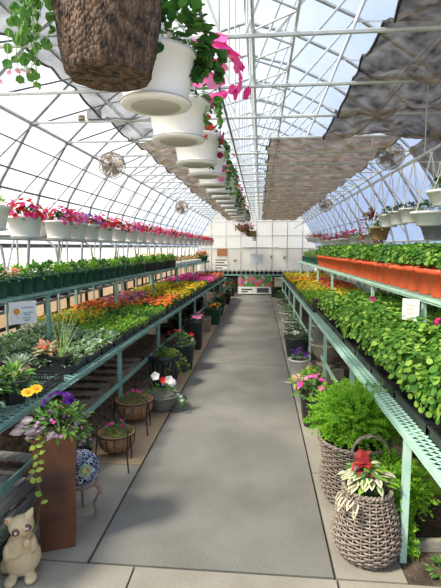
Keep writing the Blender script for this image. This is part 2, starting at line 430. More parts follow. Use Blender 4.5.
# film roof (arch) and walls
def arch(m, prof, y0, y1, ny, mat, off=0.05, sides=(-1, 1)):
    for s in sides:
        vs = []; n = len(prof)
        for j in range(ny + 1):
            y = y0 + (y1 - y0) * j / ny
            for x, z in prof: vs.append((XC + s * (x + off * (1 if z < 5 else 0)), y, z + off))
        fs = [(j * n + i, j * n + i + 1, (j + 1) * n + i + 1, (j + 1) * n + i) for j in range(ny) for i in range(n - 1)]
        m.add(vs, fs, mat)
m = MB(); arch(m, PROF[2:], Y0, Y1, 12, 'film'); struct('ceiling', m, True)
for nm, s in (('wall_left', -1), ('wall_right', 1)):
    m = MB()
    x = XC + s * 4.0
    m.box(min(x, x + s * .03), max(x, x + s * .03), Y0, Y1, -.1, 1.0, 'poly_tan')
    m.box(min(x, x + s * .03), max(x, x + s * .03), Y0, Y1, 1.0, 1.58, 'poly_white')
    m.box(min(x - s * .05, x + s * .03), max(x - s * .05, x + s * .03), Y0, Y1, 1.59, 1.66, 'dark_steel')
    struct(nm, m)
# end wall
m = MB(); n = len(PROF)
pts = [(XC - x, z) for x, z in PROF] + [(XC + x, z) for x, z in reversed(PROF[:-1])]
vs = [(x, Y1, z) for x, z in pts]; m.add(vs, [tuple(range(len(vs)))], 'poly')
struct('wall_back', m)
m = MB()
for x in (-3.3, -2.3, -1.3, -.25, .8, 1.8, 2.8): m.bar((x, Y1 - .04, 0), (x, Y1 - .04, 3.6), .05, .05, 'galvanised')
for z in (1.52, 2.35, 3.3): m.bar((-4.1, Y1 - .05, z), (3.6, Y1 - .05, z), .05, .05, 'galvanised')
m.bar((-1.2, Y1 - .06, 1.55), (1.3, Y1 - .06, 1.55), .06, .1, 'galvanised')
struct('trim_1', m)
m = MB(); m.box(-4.1, 3.6, Y1 - .03, Y1 - .015, 0, 1.5, 'poly_white'); struct('wall_back', m)

# trusses
TY = [2.8 + 1.2 * k for k in range(23)]
def truss(y, k):
    m = MB()
    P = [(XC - x, y, z) for x, z in PROF] + [(XC + x, y, z) for x, z in reversed(PROF[:-1])]
    m.tube(P, .028, 'steel_grey', 6)
    ch = 3.4; m.tube([(XC - 3.1, y, ch), (XC + 3.1, y, ch)], .021, 'galvanised', 6)
    q = [(-2.35, 4.08), (-1.5, 4.66), (-.75, 5.02), (0, 5.22), (.75, 5.02), (1.5, 4.66), (2.35, 4.08)]
    for a, b_ in ((-.35, -1.5), (.35, 1.5), (-1.7, -2.35), (1.7, 2.35), (-.1, -.75), (.1, .75), (-1.0, -1.5), (1.0, 1.5)):
        z = dict(q).get(b_)
        m.tube([(XC + a, y, ch), (XC + b_, y, z)], .016, 'galvanised', 5)
    for x, z in ((-.12, 5.18), (.12, 5.18)): m.tube([(XC + x, y, ch), (XC + x, y, z)], .013, 'galvanised', 5)
    o = struct('roof_beam', m)
for k, y in enumerate(TY): truss(y, k)
def runner(x, z, r, mat='galvanised'):
    m = MB(); m.tube([(x, Y0, z), (x, Y1, z)], r, mat, 6); return struct('ceiling_beam', m)
for x, z in ((3.1, 3.40), (3.86, 1.75)):
    for s in (-1, 1): runner(XC + s * x, z, .03)
for x, z in ((3.62, 2.5), (2.35, 4.02), (1.5, 4.6)):
    for s in (-1, 1): runner(XC + s * x, z, .018, 'dark_steel')
for x, z in ((0, 5.16),): runner(XC + x, z, .03)
runner(-3.45, 3.1, .011, 'dark_steel'); runner(-3.65, 2.75, .014, 'dark_steel'); runner(-.47, 3.365, .017, 'dark_steel'); runner(-.08, 3.44, .016); runner(.28, 3.44, .014)
m = MB(); # lacing between the two middle runners
for k in range(46): y = 2.2 + k * .6; m.tube([(XC + .17, y, 3.44), (XC + .53, y + .3, 3.44)], .009, 'galvanised', 4); m.tube([(XC + .53, y + .3, 3.44), (XC + .17, y + .6, 3.44)], .009, 'galvanised', 4)
struct('ceiling_beam', m)
# sidewall X braces (longitudinal)
for s in (-1, 1):
    m = MB()
    for k in range(0, 22):
        y = 2.8 + 1.2 * k
        m.tube([(XC + s * 3.8, y, 1.9), (XC + s * 3.12, y + 1.2, 3.35)], .015, 'steel_grey', 4)
        m.tube([(XC + s * 3.12, y, 3.35), (XC + s * 2.36, y + 1.2, 4.02)], .015, 'dark_steel', 4)
        m.tube([(XC + s * 2.36, y, 4.02), (XC + s * 1.52, y + 1.2, 4.6)], .013, 'steel_grey', 4)
    struct('ceiling_beam', m)

# shade cloths
def cloth(name, x0, x1, y0, y1, mat, label, sag=.18, ztop=3.46, wr=.03, slope=0):
    m = MB(); nx = 18; ny = max(8, int((y1 - y0) / .1)); vs = []
    for j in range(ny + 1):
        y = y0 + (y1 - y0) * j / ny; ph = ((y - 2.8) / 1.2) % 1
        for i in range(nx + 1):
            u = i / nx; x = x0 + (x1 - x0) * u + .03 * sin(y * 5 + x0) * (1 if i in (0, nx) else 0)
            z = ztop + .04 * wr * 20 * sin(u * 6 + y * 1.7) * sin(pi * ph) - sag * sin(pi * ph) ** .8 * (.85 + .15 * sin(u * 9 + y)) + wr * sin(u * 23 + y * 3 + sin(y * 7) * 1.5) * sin(pi * ph) + slope * (x - x0)
            vs.append((x, y, z))
    w = nx + 1
    m.add(vs, [(j * w + i, j * w + i + 1, (j + 1) * w + i + 1, (j + 1) * w + i) for j in range(ny) for i in range(nx)], mat)
    o = put(name, m, None, True); tag(o, label, 'shade cloth')
    for sx in (0, nx):
        e = MB(); e.tube([Vector(vs[j * w + sx]) + Vector((0, 0, .006)) for j in range(ny + 1)], .014, 'black_wire', 4)
        put('hem', e, o)
    return o
cloth('shade_cloth', .98, 2.95, 2.8, 7.5, 'shade_cloth_dark', 'dark crumpled shade cloth slung over roof bars above the red pots', .20, wr=.05)
cloth('shade_cloth', .12, 2.3, 7.7, 29.8, 'shade_cloth', 'long brown scalloped shade cloth reaching the end wall, on the side of the red pots', .10)
cloth('shade_cloth', -2.15, -.75, 2.9, 7.55, 'shade_cloth_thin', 'thin pale grey shade cloth between the roof bars above the bark basket', .16)
cloth('shade_cloth', -2.15, -.75, 7.75, 29.8, 'shade_cloth', 'long scalloped shade cloth running beside the centre row of white baskets', .12)
# cloth hanging down the roof slope on the right
m = MB(); vs = []; nx, ny = 12, 30
for j in range(ny + 1):
    y = 3.2 + 5.2 * j / ny
    for i in range(nx + 1):
        u = i / nx; vs.append((2.62 + .78 * u, y + .04 * sin(9 * u), 3.34 - 1.25 * u * (1 - .25 * j / ny) - .05 * sin(y * 5.2) * sin(u * pi) + .015 * sin(y * 14 + u * 9)))
w = nx + 1; m.add(vs, [(j * w + i, j * w + i + 1, (j + 1) * w + i + 1, (j + 1) * w + i) for j in range(ny) for i in range(nx)], 'shade_cloth')
tag(put('shade_cloth', m, None, True), 'brown shade cloth hanging down the side slope behind the macrame hung pots', 'shade cloth')

# ------------------------------------------------------------------ benches
def bench(name, label, fx, depth, side, y0, y1, z, zleg, posts, mat, group=None, mesh_mat=None, brace=None, legx=(.02,), backlegs=True, pitch=.042):
    """fx(y): aisle edge; side -1 = extends to -X"""
    mesh_mat = mesh_mat or mat
    t = thing(name, label, 'bench', (fx(y0), y0, 0), 0, group)
    ox, oy = fx(y0), y0
    def P(u, y, zz): return (fx(y) + side * u - ox, y - oy, zz)
    m = MB(); n = int((y1 - y0) / pitch); d2 = depth; span = d2 * .62
    for k in range(-int(span / pitch) - 1, n + 1):
        for sgn in (1, -1):
            ya = y0 + k * pitch; yb = ya + span
            if sgn < 0: ya, yb = yb, ya
            ua, ub = 0, d2
            def clip(yy, ua, ub, ya, yb):
                t_ = (yy - ya) / (yb - ya); return ua + (ub - ua) * t_
            if min(ya, yb) >= y1 or max(ya, yb) <= y0: continue
            pa, pb = [ua, ya], [ub, yb]
            for q, o_ in ((pa, pb), (pb, pa)):
                if q[1] < y0: q[0] = clip(y0, ua, ub, ya, yb); q[1] = y0
                if q[1] > y1: q[0] = clip(y1, ua, ub, ya, yb); q[1] = y1
            m.bar(P(pa[0], pa[1], z - .004 + .002 * sgn), P(pb[0], pb[1], z - .004 + .002 * sgn), .009, .005, mesh_mat)
    put('deck', m, t)
    m = MB()
    m.bar(P(0, y0, z - .012), P(0, y1, z - .012), .006, .024, mat); m.bar(P(0.02, y0, z - .04), P(.02, y1, z - .04), .04, .006, mat)
    m.bar(P(depth, y0, z - .02), P(depth, y1, z - .02), .008, .045, mat)
    for yy in [y0] + list(posts) + [y1]:
        if y0 <= yy <= y1: m.bar(P(0, yy, z - .025), P(depth, yy, z - .025), .03, .03, mat)
    put('rail', m, t)
    for yy in posts:
        m = MB(); m.bar(P(.03, yy, zleg), P(.03, yy, z - .04), .033, .033, mat, (1, 0, 0)); put('leg', m, t)
        if backlegs: m = MB(); m.bar(P(depth - .03, yy, zleg), P(depth - .03, yy, z - .04), .033, .033, mat, (1, 0, 0)); put('leg', m, t)
    if brace:
        m = MB(); m.bar(P(.035, max(y0, posts[0]), brace[0]), P(.035, posts[-1], brace[1]), .012, .045, mat); put('brace', m, t)
    return t
LX = lambda y: -1.30 + .028 * (y - 2.3)
LU = lambda y: -1.95 + .048 * (y - 3.3)
RX = lambda y: .71 - .006 * (y - 3)
RU = lambda y: 1.33 - .02 * (y - 3.3)
bench('plant_bench', 'long teal metal bench of seedling flats behind the rusty planter, with mesh top', LX, 1.2, -1, 1.3, 13.2, .70, -.012,
      [2.0, 3.9, 5.3, 6.6, 7.9, 9.2, 10.5, 11.8, 13.1], 'teal_steel', None, brace=(.33, .36), pitch=.05)
bench('plant_shelf', 'raised teal mesh shelf carrying the row of dark green pots', LU, .6, -1, 2.6, 13.0, 1.2, .70,
      [3.9, 5.6, 7.3, 9.0, 10.7, 12.4], 'teal_steel', None)
bench('plant_bench', 'pale mint mesh-topped bench full of geraniums behind the wicker baskets', RX, 1.7, 1, 1.5, 13.6, .70, -.012,
      [2.2, 3.5, 4.9, 6.3, 7.7, 9.1, 10.5, 11.9, 13.4], 'mint_steel', None, brace=(.30, .34))
bench('plant_shelf', 'raised mint mesh shelf carrying the row of red pots', RU, .95, 1, 2.3, 13.4, 1.2, .70,
      [3.75, 5.3, 7.9, 9.6, 11.3, 13.0], 'mint_steel', None)
bench('plant_bench', 'low bench across the far end of the aisle, edged with small black pots', lambda y: -1.9, 4.2, 1, 15.0, 15.9, .68, -.012,
      [15.1, 15.8], 'teal_steel', None, pitch=.08)
# dark timber bench against the left wall
t = thing('wall_bench', 'dark framed bench along the side wall behind the green pot shelf', 'bench', (-3.05, 2, 0))
m = MB(); m.box(-.75, 0, 0, 14, .80, .84, 'wood_grey'); put('bench_top', m, t)
for zz in (.62, .35):
    m = MB(); m.bar((0, 0, zz), (0, 14, zz), .03, .04, 'black_plastic'); put('rail', m, t)
for k in range(19):
    m = MB(); m.bar((-.01, .3 + k * .75, -.012), (-.01, .3 + k * .75, .80), .04, .04, 'black_plastic'); put('leg', m, t)
# dark timber bench against the right wall
t = thing('wall_bench', 'dark timber bench along the side wall behind the red pot shelf', 'bench', (2.55, 2, 0))
m = MB(); m.box(0, .9, 0, 14, 1.16, 1.2, 'wood_grey'); put('bench_top', m, t)
for k in range(8):
    for xx in (.04, .86):
        m = MB(); m.bar((xx, .3 + k * 1.9, -.012), (xx, .3 + k * 1.9, 1.16), .06, .06, 'wood_grey'); put('leg', m, t)

# ------------------------------------------------------------------ plant kit
def plant(name, label, cat, loc, pot, fol, flo=None, group=None, rz=None, s=1, pz=0, hanger=None):
    t = thing(name, label, cat, loc, R(0, 6.28) if rz is None else rz, group, s)
    if pot: link('pot', pot, t)
    if fol: link('foliage', fol, t, (0, 0, pz))
    if flo: link('blossoms', flo, t, (0, 0, pz))
    if hanger: link('hanger', hanger, t)
    return t
def FM(mb, nm='foliage'): return mb.mesh(nm)

pot_green = pot_mesh('pot', .062, .084, .15, 'green_plastic', 20)
pot_red = pot_mesh('pot', .082, .119, .225, 'red_plastic', 24, lip=.016, lh=.05)
pot_black = pot_mesh('pot', .052, .066, .13, 'black_plastic', 16, sq=6, rot=pi / 16)
pot_black_round = pot_mesh('pot', .085, .11, .2, 'black_plastic', 20)
BASKET = basket_mesh()

# hangers
def wire_hanger(top, mat='white_wire', r=.0022, n=3, rr=.158, rz_=.185):
    m = MB(); k = min(.42, top * .55)
    for i in range(n):
        a = 2 * pi * i / n + .4; m.tube([(rr * cos(a), rr * sin(a), rz_), (rr * .05 * cos(a), rr * .05 * sin(a), rz_ + k)], r, mat, 4)
    m.tube([(0, 0, rz_ + k), (0, 0, top)], r * 1.1, mat, 4)
    return m
def macrame(top, rr=.158, rz_=.185):
    m = MB(); k = top * .80
    for i in range(4):
        a = 2 * pi * i / 4 + .5; m.tube([(rr * cos(a), rr * sin(a), rz_), (rr * .5 * cos(a + .2), rr * .5 * sin(a + .2), rz_ + k * .45), (0, 0, rz_ + k)], .0035, 'rope_white', 5)
    m.ball((0, 0, rz_ + k), .014, .014, .02, 'rope_white', 8, 6); m.tube([(0, 0, rz_ + k), (0, 0, top)], .006, 'rope_white', 5)
    m.ball((0, 0, top - .01), .016, .016, .02, 'rope_white', 8, 6)
    return m

# ---- row of white baskets over the aisle (hung from the dark runner at z 3.365)
m = MB()
AX = -.485
aisle = [(2.0, 'ivy'), (2.65, 'magenta'), (3.4, 'redmix'), (3.95, 'purple'), (4.6, 'pinktrail'), (5.2, 'greens'), (5.75, 'greens'), (6.35, 'redmix'), (7.1, 'pinktrail'),
         (7.9, 'greens'), (8.7, 'purple'), (9.6, 'redmix'), (10.5, 'greens')]
desc = {'ivy': 'spilling dark ivy and small cream flowers', 'magenta': 'big magenta and pink petunias', 'redmix': 'red and burgundy flowers', 'purple': 'purple and pink flowers',
        'pinktrail': 'trailing pink flowers', 'greens': 'sparse green shoots'}
def aisle_plant(kind):
    f = MB(); b = MB()
    if kind == 'ivy':
        f = f_oval(320, .20, .24, .055, .04, 'deep_leaf', .24, -.3); trail(f, (.15, -.02, .22), 5, .13, (.05, 0, 0), 'deep_leaf', .022); f.v = [(x + .06, y, z) for x, y, z in f.v]
        trail(f, (.03, -.155, .17), 2, .07, (.0, -.02, 0), 'deep_leaf', .018)
        flowers(b, 10, .17, .15, ['cream_petal'], .014, .22, 'petunia', -.2, -pi / 2 - .6); flowers(b, 6, .18, .12, ['white_petal'], .02, .22, 'petunia', -.3, 0)
    elif kind == 'magenta':
        f = f_oval(150, .17, .15, .05, .03, 'mid_leaf', .2, -.4); trail(f, (.13, -.05, .18), 3, .16, (.05, 0, 0), 'mid_leaf', .02)
        flowers(b, 90, .16, .2, ['hotpink_petal', 'magenta_petal', 'hotpink_petal'], .038, .26, 'petunia', -.5, -.2); flowers(b, 12, .17, .15, ['pink_petal'], .036, .2, 'petunia', -.4, -1.2); b.v = [(x * 1.25 + .14, y - .02, z + .10) for x, y, z in b.v]; f.v = [(x + .04, y, z + .04) for x, y, z in f.v]
    elif kind == 'redmix':
        f = f_oval(120, .16, .12, .045, .028, 'deep_leaf', .2, -.4); trail(f, (.14, -.03, .18), 4, .26, (.08, 0, 0), 'deep_leaf', .018)
        flowers(b, 34, .19, .18, ['red_petal', 'burgundy_petal', 'red_petal'], .03, .24, 'petunia', -.6, -.2)
    elif kind == 'purple':
        f = f_oval(110, .16, .1, .045, .028, 'deep_leaf', .2, -.4); flowers(b, 40, .19, .18, ['violet_petal', 'hotpink_petal', 'burgundy_petal'], .028, .2, 'petunia', -.4, -.2)
    elif kind == 'pinktrail':
        f = f_oval(120, .17, .13, .045, .028, 'mid_leaf', .2, -.5); trail(f, (.15, -.02, .18), 6, .32, (.06, 0, 0), 'mid_leaf', .018)
        flowers(b, 46, .21, .2, ['hotpink_petal', 'pink_petal', 'magenta_petal'], .032, .2, 'petunia', -.8, -.2)
    else:
        f = f_oval(90, .14, .09, .045, .02, 'mid_leaf', .2, -.1)
    return f.mesh('foliage'), (b.mesh('blossoms') if b.v else None)
for i, (y, kd) in enumerate(aisle):
    fo, bl = aisle_plant(kd)
    h = wire_hanger(3.35 - 2.2, rr=.168, rz_=.205).mesh('hanger')
    plant('hanging_basket', f'{nth(i + 1)} white overhead aisle basket from the camera, with {desc[kd]}', 'hanging basket', (AX + (.02 if i == 0 else 0), y, 2.215), BASKET, fo, bl, 'white hanging baskets over the aisle', rz=0, hanger=h, s=(1.08, 1.08, 1))
# brown coco baskets at the far end of the row
for i, (y, x) in enumerate(((12.0, -.47), (13.3, -.30))):
    c = MB(); c.lathe([(.03, 0), (.10, .03), (.15, .09), (.18, .17), (.17, .175)], 'coco', 20)
    c.tube([(.182 * cos(a * pi / 12), .182 * sin(a * pi / 12), .175) for a in range(24)], .004, 'black_wire', 4, True)
    f = f_oval(100, .19, .18, .05, .03, 'deep_leaf', .18, -.5); b = flowers(MB(), 26, .23, .22, (['magenta_petal', 'burgundy_petal', 'coral_petal'], ['hotpink_petal', 'white_petal', 'coral_petal'])[i], .035, .17, 'petunia', -.6)
    trail(f, (.12, 0, .15), 5, .3, (.05, 0, 0), 'deep_leaf', .022)
    plant('hanging_basket', ('brown coco hanging basket with dark red flowers at the far end of the white row', 'last brown coco hanging basket, lowest one, with pink and white flowers')[i], 'hanging basket',
          (x, y, 2.0 - .1 * i), c.mesh('pot', True), f.mesh('foliage'), b.mesh('blossoms'), rz=0, hanger=wire_hanger(3.35 - 2.0 + .1 * i, 'black_wire').mesh('hanger'))
# bark basket
t = thing('hanging_basket', 'big brown bark-textured hanging pot closest overhead with trailing vine', 'hanging basket', (-.545, 1.62, 2.20))
m = MB(); m.lathe([(.02, .012), (.10, .008), (.132, .0), (.146, .006), (.150, .02), (.168, .10), (.182, .20), (.192, .31), (.196, .34), (.182, .342), (.17, .31)], 'bark', 64)
# knobbly bark displacement
m.v = [(x + (x / (math.hypot(x, y) + 1e-6)) * .006 * sin(z * 90 + atan2(y, x) * 9) * (1 if math.hypot(x, y) > .13 else 0), y, z) for x, y, z in m.v]
put('pot', m, t, True)
m = MB(); m.lathe([(.012, -.001), (.012, .004)], 'black_plastic', 12, c=(.03, -.03, .004)); put('drain_hole', m, t)
f = f_oval(120, .2, .14, .06, .04, 'mid_leaf', .33, -.2); b = MB()
random.seed(11)
for st, L, lat in (((-.17, -.06, .33), .42, (-.16, 0, 0)), ((-.19, -.03, .33), .36, (-.2, 0, 0)), ((-.15, -.12, .33), .30, (-.10, 0, 0))): trail(f, st, 4, L, (lat[0] * 1.3, 0, 0), 'mid_leaf', .019)
trail(f, (.08, -.185, .34), 2, .07, (.02, -.02, 0), 'deep_leaf', .02)
flowers(b, 9, .05, .05, ['white_petal', 'pink_petal', 'white_petal'], .013, 0, 'petunia', -.5); b.v = [(x - .33, y - .03, z + .0) for x, y, z in b.v]
put('foliage', f, t); put('blossoms', b, t)
put('hanger', wire_hanger(3.35 - 2.20, 'black_wire', .003, 3, .19, .34), t)

# ---- wall baskets on a pipe rail, green pot side
m = MB()
for dx in (-.1, .1): m.tube([(-2.62 + dx, 2.6, 1.685), (-2.62 + dx, 24, 1.690)], .008, 'galvanised', 6)
t = thing('basket_rail', 'twin galvanised pipe rail on slender posts under the row of side wall baskets', 'rail', (-2.62, 2.6, 0))
m.v = [(x + 2.62, y - 2.6, z) for x, y, z in m.v]; put('pipe', m, t)
for k in range(18):
    y = .5 + k * 1.2; m = MB(); m.tube([(.02, y, -.012), (.02, y, 1.45), (.0, y, 1.6), (-.1, y, 1.68)], .015, 'galvanised', 6)
    m.tube([(.02, y, 1.25), (-.05, y + .32, 1.675)], .010, 'galvanised', 5); put('post', m, t)
wall_kinds = [('lime', 'lime_leaf', ['hotpink_petal'], 'lime foliage and bright pink flower'), ('red', 'deep_leaf', ['red_petal', 'red_petal', 'magenta_petal'], 'red flowers'),
              ('burg', 'deep_leaf', ['burgundy_petal', 'coral_petal', 'pink_petal'], 'burgundy and coral flowers'), ('mag', 'deep_leaf', ['magenta_petal', 'hotpink_petal', 'red_petal'], 'magenta flowers'),
              ('vio', 'mid_leaf', ['violet_petal', 'lilac_petal', 'violet_petal'], 'violet flowers'), ('pnk', 'mid_leaf', ['hotpink_petal', 'pink_petal'], 'pale pink flowers')]
WK = {}
for key, lf, pet, ds in wall_kinds:
    vs_ = []
    for q in range(2):
        f = f_oval(170, .175, .14, .05, .03, lf, .2, -.3); b = flowers(MB(), 6 if key == 'lime' else 70, .185, .16, pet, .03, .22, 'petunia', -.2)
        vs_.append((f.mesh('foliage'), b.mesh('blossoms')))
    WK[key] = (vs_, ds)
seqA = ['lime', 'red', 'mag', 'pnk', 'vio', 'red', 'red', 'pnk', 'red', 'burg', 'mag', 'pnk', 'red', 'burg', 'mag', 'red', 'pnk', 'burg', 'red', 'mag', 'red', 'burg']
YA = [4.12, 4.78, 5.62, 6.08, 6.6, 7.25, 8.0, 8.75, 9.5, 10.3, 11.2, 12.1, 13.0, 14.0, 15.0, 16.1, 17.2, 18.4, 19.6, 20.8, 22, 23.2]
for i, kd in enumerate(seqA):
    v_, ds = WK[kd]; f_, b_ = random.choice(v_); ya = YA[i]
    plant('flower_basket', f'{nth(i + 1)} white basket from the near end, side wall rail, {ds}', 'flower basket', (-2.62, ya, 1.70 + (.06 if i == 0 else 0)), BASKET, f_, b_, 'white baskets on the side wall rail', s=(1.12, 1.12, 1.1))
seqB = ['burg', 'mag', 'vio', 'vio', 'pnk', 'red', 'burg', 'mag', 'red', 'burg', 'pnk']
t = thing('basket_rail', 'higher twin pipe rail against the side wall behind the first basket row', 'rail', (-3.05, 3.6, 0)); m = MB()
for dx in (-.09, .09): m.tube([(dx, 0, 1.735), (dx, 14, 1.735)], .012, 'galvanised', 6)
put('pipe', m, t)
for k in range(10): m = MB(); m.tube([(0, .3 + k * 1.45, .84), (0, .3 + k * 1.45, 1.73)], .014, 'galvanised', 6); put('post', m, t)
yb = 5.95
for i, kd in enumerate(seqB):
    v_, ds = WK[kd]; f_, b_ = random.choice(v_)
    plant('flower_basket', f'{nth(i + 1)} white basket on the rear wall rail from the camera, with {ds}', 'flower basket', (-3.05, yb, 1.75), BASKET, f_, b_, 'white baskets on the rear wall rail'); yb += 1.0

# ---- macrame hung pots on the red pot side
t = thing('hanging_rail', 'long white pipe under the roof with macrame hung white pots', 'rail', (1.8, 1.6, 2.62)); m = MB(); m.tube([(0, 0, 0), (0, 22, 0)], .02, 'galvanised', 8); put('pipe', m, t)
for k in range(9):
    y = 2.8 + 2.4 * k - 1.6; m = MB(); m.tube([(0, y, 0), (0, y, .78)], .006, 'galvanised', 4); put('rod', m, t)
pot_white_tall = pot_mesh('pot', .085, .115, .17, 'white_plastic', 24); pot_white_bowl = pot_mesh('pot', .10, .155, .15, 'white_plastic', 28, lh=.03)
pot_grey_bowl = pot_mesh('pot', .11, .16, .17, 'grey_plastic', 28)
wick = pot_mesh('pot', .09, .13, .19, 'coco', 20)
def rf(kind):
    b = MB()
    if kind == 'green': f = f_oval(110, .15, .13, .05, .025, 'mid_leaf', .16, -.2, mats=['mid_leaf', 'pale_leaf', 'deep_leaf'])
    elif kind == 'dark': f = f_oval(110, .14, .12, .05, .022, 'purple_leaf', .15, -.2, mats=['purple_leaf', 'deep_leaf'])
    elif kind == 'grassy': f = f_grass(70, .15, .22, 'grass_leaf', .12)
    elif kind == 'coleus': f = f_oval(260, .2, .40, .08, .04, 'red_leaf', .22, -.6, mats=['red_leaf', 'red_leaf', 'lime_leaf', 'purple_leaf'])
    else:
        f = f_oval(100, .15, .1, .05, .025, 'mid_leaf', .16, -.2); pet = {'pinkf': ['hotpink_petal', 'magenta_petal'], 'redf': ['red_petal', 'magenta_petal', 'coral_petal']}[kind]
        flowers(b, 26, .17, .15, pet, .028, .16, 'petunia', -.1)
    return f.mesh('foliage'), (b.mesh('blossoms') if b.v else None)
mac = [(1.95, 4.1, 2.02, 'bowl', 'green', 'white bowl hung highest among the macrame pots, with trailing green plant'),
       (1.80, 4.55, 1.97, 'bowl', 'green', 'white bowl hung beside the highest macrame pot, with leafy grey-green plant'),
       (1.80, 5.0, 1.80, 'bowl', 'green', 'wide white bowl hung low over the red pots, with bushy green plant'),
       (1.80, 5.55, 1.86, 'tall', 'dark', 'white round pot with dark purple leaves hung over the red pots'),
       (1.80, 6.0, 1.86, 'tall', 'dark', 'small white pot with purple leaves between two macrame hung neighbours'),
       (1.80, 6.45, 1.85, 'tall', 'green', 'small white pot with yellow-green shoots in the macrame row'),
       (2.12, 5.6, 1.66, 'grey', 'grassy', 'grey shaded bowl with grassy leaves hanging low behind the macrame row'),
       (1.80, 6.95, 1.68, 'wick', 'green', 'tan fibre pot beside the red coleus in the macrame row'),
       (1.80, 7.45, 1.62, 'tall', 'coleus', 'white pot overflowing with tall red coleus leaves'),
       (1.80, 8.6, 1.60, 'tall', 'redf', 'white pot of red flowers just beyond the red coleus'),
       (1.80, 9.4, 1.60, 'bowl', 'pinkf', 'white bowl of pink flowers, second beyond the red coleus'), (1.80, 10.3, 1.60, 'bowl', 'redf', 'white bowl of red flowers, third beyond the red coleus'),
       (1.80, 11.3, 1.60, 'bowl', 'pinkf', 'white bowl of pink flowers, fourth beyond the red coleus'), (1.80, 12.3, 1.60, 'bowl', 'redf', 'white bowl of red flowers, fifth beyond the red coleus'),
       (1.80, 13.4, 1.7, 'bowl', 'redf', 'white bowl of red flowers, sixth beyond the red coleus'), (1.80, 14.6, 1.7, 'bowl', 'pinkf', 'far white bowl of pink flowers near the end of the macrame row'),
       (1.80, 16.0, 1.75, 'bowl', 'redf', 'last white bowl of red flowers in the macrame row')]
PT = {'bowl': pot_white_bowl, 'tall': pot_white_tall, 'grey': pot_grey_bowl, 'wick': wick}
PRr = {'bowl': (.155, .14), 'tall': (.115, .16), 'grey': (.16, .16), 'wick': (.13, .18)}
for x, y, z, pt, kd, lb in mac:
    f_, b_ = rf(kd); rr, rz_ = PRr[pt]; hm = macrame(2.58 - z, rr, rz_)
    if abs(x - 1.8) > .05: hm.tube([(0, 0, 2.575 - z), ((1.8 - x) / 1.18, 0, 2.585 - z)], .006, 'rope_white', 5)
    plant('hanging_pot', lb, 'hanging pot', (x, y, z + .03), PT[pt], f_, b_, 'macrame hung pots over the red pots', rz=0, hanger=hm.mesh('hanger'), s=(1.18, 1.18, 1.0))

# ---- green pots on the upper shelf
SEED = [f_oval(60, .085, .10, .06, .03, 'bright_leaf', .15, -.1).mesh('foliage') for _ in range(2)] + [f_oval(50, .085, .12, .065, .035, 'mid_leaf', .15, -.1).mesh('foliage') for _ in range(2)]
SEEDR = f_oval(60, .085, .09, .055, .03, 'pale_leaf', .15, -.1, mats=['coral_petal', 'pale_leaf', 'mid_leaf', 'white_petal']).mesh('foliage')
mg = [flowers(MB(), 3, .05, .1, ['yellow_petal'], .022, .19, 'pompom', .6).mesh('blossoms') for _ in range(2)]
y = 2.75
for i in range(24):
    sp = i in (2, 4)
    plant('potted_seedling', f'{nth(i + 1)} dark green pot from the near end of the raised shelf, ' + ('pale variegated leaves' if sp else 'green leafy plant'), 'potted plant',
          (LU(y) - .095, y, 1.202), pot_green, SEEDR if sp else SEED[i % 4], None, 'green pots along the raised shelf front', s=R(.96, 1.04)); y += .178
y = 2.8
for i in range(15):
    plant('potted_seedling', f'{nth(i + 1)} dark green pot in the back row, raised shelf of green pots', 'potted plant', (LU(y) - .33, y, 1.202), pot_green, SEED[(i + 1) % 4], None, 'green pots in the shelf back row', s=1); y += .28
y = 7.1
for i in range(13):
    for r_ in range(2):
        fl = (i + r_) % 2 == 0
        plant('potted_marigold' if fl else 'potted_seedling', f'black pot with yellow marigold beyond the green pots, {["front", "back"][r_]} row, {nth(i + 1)} along' if fl else f'black pot of plain leaves beyond the green pots, {["front", "back"][r_]} row, {nth(i + 1)} along', 'potted plant',
              (LU(y) - .09 - .2 * r_, y, 1.202), pot_black, SEED[i % 4], mg[i % 2] if fl else None, 'black marigold pots on the shelf' if fl else 'black leafy pots on the shelf', s=1)
    y += .15
t_white = MB(); t_white.lathe([(.14, 0), (.16, .07), (.165, .075), (.155, .075), (.15, .06)], 'white_plastic', 16, sq=8, rot=pi / 16)
t_white = t_white.mesh('pot')
tw = [f_oval(90, .14, .16, .05, .025, 'mid_leaf', .06, 0, mats=['mid_leaf', 'moss_leaf', 'coral_petal']).mesh('foliage') for _ in range(2)]
for i in range(8):
    y = 9.3 + i * .36; plant('planted_tray', f'{nth(i + 1)} low white tray of bronze-green plants on the raised shelf', 'plant tray', (LU(y) - .2, y, 1.202), t_white, tw[i % 2], None, 'low white trays on the raised shelf', rz=0)
rfl = [(f_oval(60, .12, .12, .05, .03, 'mid_leaf', .13, -.1).mesh('foliage'), flowers(MB(), 22, .13, .16, ['red_petal', 'coral_petal', 'orange_petal'], .025, .13, 'petunia', .2).mesh('blossoms')) for _ in range(2)]
for i in range(5):
    y = 12.25 + .17 * i; plant('potted_flower', f'{nth(i + 1)} dark pot of coral red flowers at the far end of the raised shelf', 'potted plant', (LU(y) - .12 - .12 * (i % 2), y, 1.202), pot_green, *rfl[i % 2], 'coral flower pots at the shelf end')
